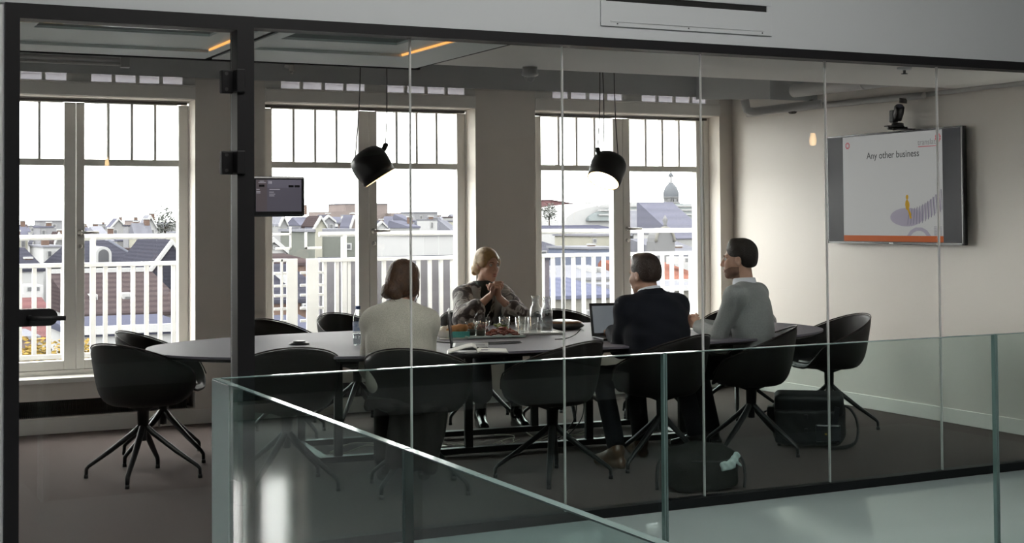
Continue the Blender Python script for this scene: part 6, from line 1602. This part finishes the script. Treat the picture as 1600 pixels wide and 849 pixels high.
tumbler('empty glass at the front left corner of the tray', (4.27, 8.42, TZ + .006))
tumbler('empty glass on the tray just before the carafes', (4.34, 8.375, TZ + .006))
tumbler('empty glass on the tray between the corner glass and the rear carafe', (4.345, 8.52, TZ + .006))
# conference phone, card, paper, cable
t = thing('conference_phone', 'flat grey dome-shaped conference phone right of the carafes', 'phone', (4.74, 8.70, TZ), R(10))
bm = nb(); add_lathe(bm, [(0, .004), (.12, .004), (.145, .016), (.15, .026), (.14, .040), (.10, .056), (.05, .063), (0, .065)], 36); obj('housing', bm, 'phone_grey', t)
bm = nb(); add_lathe(bm, [(0, 0), (.11, 0), (.12, .006), (0, .006)], 30); obj('foot', bm, 'black_metal', t)
bm = nb(); add_lathe(bm, [(.105, .0545), (.135, .0435), (.136, .0445), (.106, .0555)], 30); obj('speaker_band', bm, 'wood_brown', t)
bm = nb(); add_prism(bm, [(-.07, 0), (.075, 0), (.075, .085)], -.002, .002, 'y'); add_prism(bm, [(-.07, 0), (.075, 0), (.06, .07)], .03, .034, 'y'); 
one('folded_card', bm, 'card_grey', 'grey folded triangular card standing behind the conference phone', 'card', (4.68, 8.93, TZ), -12)
bm = nb(); add_box(bm, -.105, .105, -.148, .148, 0, .003); one('paper_sheets', bm, 'paper_white', 'white paper sheets lying before the hands of the man in grey', 'paper', (5.50, 8.28, TZ), 35)
bm = nb(); P = [(0, 0, .004), (.08, -.05, .004), (.20, -.06, .004), (.27, .0, .004), (.20, .05, .004), (.06, .04, .006), (-.05, .09, .004), (-.16, .22, .004), (-.22, .30, .012)]
def smooth(P, n=6):
    P = [Vector(p) for p in P]; out = []
    for i in range(len(P) - 1):
        a, b, c, d = P[max(i - 1, 0)], P[i], P[i + 1], P[min(i + 2, len(P) - 1)]
        for k in range(n):
            t_ = k / n; out.append(.5 * ((2 * b) + (c - a) * t_ + (2 * a - 5 * b + 4 * c - d) * t_ ** 2 + (3 * b - a - 3 * c + d) * t_ ** 3))
    return out + [P[-1]]
add_tube(bm, smooth(P), .0035, 8); one('charging_cable', bm, 'cable_black', 'black charging cable looping over the tabletop behind the notebook', 'cable', (3.72, 7.86, TZ))
bm = nb(); add_tube(bm, smooth([(-.16, -.06, .004), (-.05, -.02, .004), (.05, .05, .02), (.10, .07, .05)]), .003, 8); one('laptop_cable', bm, 'cable_black', 'short black cable leading to the laptop with the pale display', 'cable', (4.42, 7.98, TZ))

# bags on the floor
t = thing('shoulder_bag', 'bulky black shoulder bag on the carpet before the screen wall', 'bag', (5.93, 7.52, 0), R(-38))
F = Field((-.30, -.19, 0.0), (.30, .19, .42), .006)
F.box((0, .01, .165), (.235, .10, .158), None, .085, .03); F.box((0, .02, .26), (.19, .07, .085), None, .068, .05); F.box((-.02, -.095, .14), (.20, .035, .115), None, .03, .025)
F.ripple(lambda X, Y, Z: .003 * np.sin(X * 60 + 8 * Z) * np.sin(Z * 45)); F.box((0, 0, -.02), (.5, .5, .026), None, .001, .001, 'sub'); F.make('bag_body', 'bag_black', t)
F = Field((-.26, -.2, 0.1), (.27, .06, .40), .006); F.box((0, -.045, .285), (.222, .075, .075), np.array(Matrix.Rotation(R(12), 3, 'X')), .035, .02); F.make('flap', 'bag_black', t)
bm = nb(); add_box(bm, .04, .20, -.146, -.128, .05, .165, .012); obj('front_pocket', bm, 'bag_panel', t)
bm = nb(); add_prism(bm, [(.125, .05), (.165, .045), (.195, .27), (.165, .28)], -.138, -.128, 'y'); obj('side_panel', bm, 'bag_panel', t)
for x, z in ((-.02, .21), (-.02, .12)): bm = nb(); add_box(bm, x - .012, x + .012, -.14, -.124, z - .014, z + .014, .003); obj('buckle', bm, 'black_metal', t)
bm = nb(); add_box(bm, .098, .112, -.150, -.145, .098, .108); obj('tag', bm, 'tag_yellow', t)
bm = nb(); add_tube(bm, smooth([(-.09, .0, .325), (-.07, .0, .352), (.07, .0, .352), (.09, .0, .325)]), .013, 10, flat=.6); obj('carry_handle', bm, 'bag_webbing', t)
bm = nb(); add_box(bm, -.04, .05, -.02, .02, .345, .358, .004); obj('name_plate', bm, 'bag_panel', t)
bm = nb(); add_tube(bm, smooth([(.225, -.01, .27), (.265, -.02, .25), (.30, -.03, .19), (.31, -.04, .11), (.29, -.06, .04), (.22, -.10, .014), (.12, -.15, .012)]), .023, 8, flat=.3); obj('shoulder_strap', bm, 'bag_webbing', t)
bm = nb(); add_box(bm, -.27, -.215, -.05, .04, .17, .26, .012); add_tube(bm, smooth([(-.23, 0, .24), (-.29, -.02, .22), (-.30, -.03, .17)]), .014, 8, flat=.4); obj('side_loop', bm, 'bag_webbing', t)
t = thing('backpack', 'dark backpack lying against the glass with a pale tissue tucked in', 'bag', (4.47, 6.62, 0), R(-6))
F = Field((-.30, -.20, 0), (.30, .20, .34), .006)
F.box((0, .01, .12), (.205, .11, .115), None, .07, .03); F.box((.01, -.07, .085), (.17, .05, .075), None, .04, .03); F.ell((0, .03, .17), (.18, .10, .085), None, .04)
F.ripple(lambda X, Y, Z: .006 * np.sin(X * 34 + 8 * Z) * np.sin(Z * 38 + Y * 20)); F.box((0, 0, -.02), (.5, .5, .026), None, .001, .001, 'sub'); F.make('pack_body', 'pack_dark', t)
bm = nb(); add_tube(bm, smooth([(.16, -.03, .20), (.215, -.07, .17), (.225, -.09, .08), (.215, -.10, .012)]), .022, 8, flat=.35); obj('shoulder_strap', bm, 'bag_webbing', t)
bm = nb(); add_tube(bm, smooth([(-.16, .03, .19), (-.24, .02, .17), (-.27, .0, .10), (-.28, -.02, .02)]), .014, 8, flat=.4); obj('compression_strap', bm, 'bag_webbing', t)
bm = nb(); add_tube(bm, smooth([(-.17, -.06, .17), (-.05, -.118, .175), (.08, -.122, .17), (.17, -.06, .18)]), .004, 6); obj('zip', bm, 'black_metal', t)
F = Field((.03, -.2, .06), (.26, .02, .27), .004); F.box((.10, -.125, .145), (.045, .012, .026), np.array(Matrix.Rotation(R(-8), 3, 'Y')), .01, .01); F.cone((.125, -.12, .155), (.165, -.11, .195), .02, .018, .01); F.cone((.15, -.12, .165), (.185, -.12, .135), .012, .005, .01); F.ripple(lambda X, Y, Z: .003 * np.sin(X * 150) * np.sin(Z * 160))
o = F.make('paper_tissue', 'tissue'); o.location = t.location; o.rotation_euler = t.rotation_euler; tag(o, 'crumpled pale tissue stuck in the backpack pocket', 'tissue')
# cables on the floor under the table
random.seed(21); bm = nb()
ct, st = math.cos(TT), math.sin(TT)
for k in range(16):
    x = random.uniform(-.6, .9); y = random.uniform(.04, .54); P = []
    a = random.uniform(0, 6.28)
    for j in range(6):
        P.append((x, min(.58, max(.0, y)), random.choice((.006, .006, .02, .05)))); a += random.uniform(-1.2, 1.2); x += math.cos(a) * .14; y += math.sin(a) * .10
    add_tube(bm, smooth(P), random.choice((.0035, .005)), 6)
o = obj('cable_tangle', bm, 'cable_white'); o.location = (TC[0], TC[1], 0); o.rotation_euler = (0, 0, TT); tag(o, 'tangle of pale cables on the floor under the table', 'cables', None, 'stuff')
bm = nb(); add_box(bm, -.15, .15, -.03, .03, 0, .035, .006); one('power_strip', bm, 'cable_white', 'pale power strip on the floor between the table rails', 'power strip', (3.62, 8.52, 0), -6)
for x, y, lb in ((4.60, 8.32, 'thin black cable hanging under the table behind the empty chair'), (4.68, 8.36, 'second black cable hanging under the table, nearer the suited man')):
    bm = nb(); add_tube(bm, smooth([(0, 0, .70), (.01, .0, .5), (.035, .01, .32), (.02, .0, .18), (-.04, .05, .07), (-.10, .12, .012)]), .004, 6); one('hanging_cable', bm, 'cable_black', lb, 'cable', (x, y, 0), 0, 'cables hanging under the table')
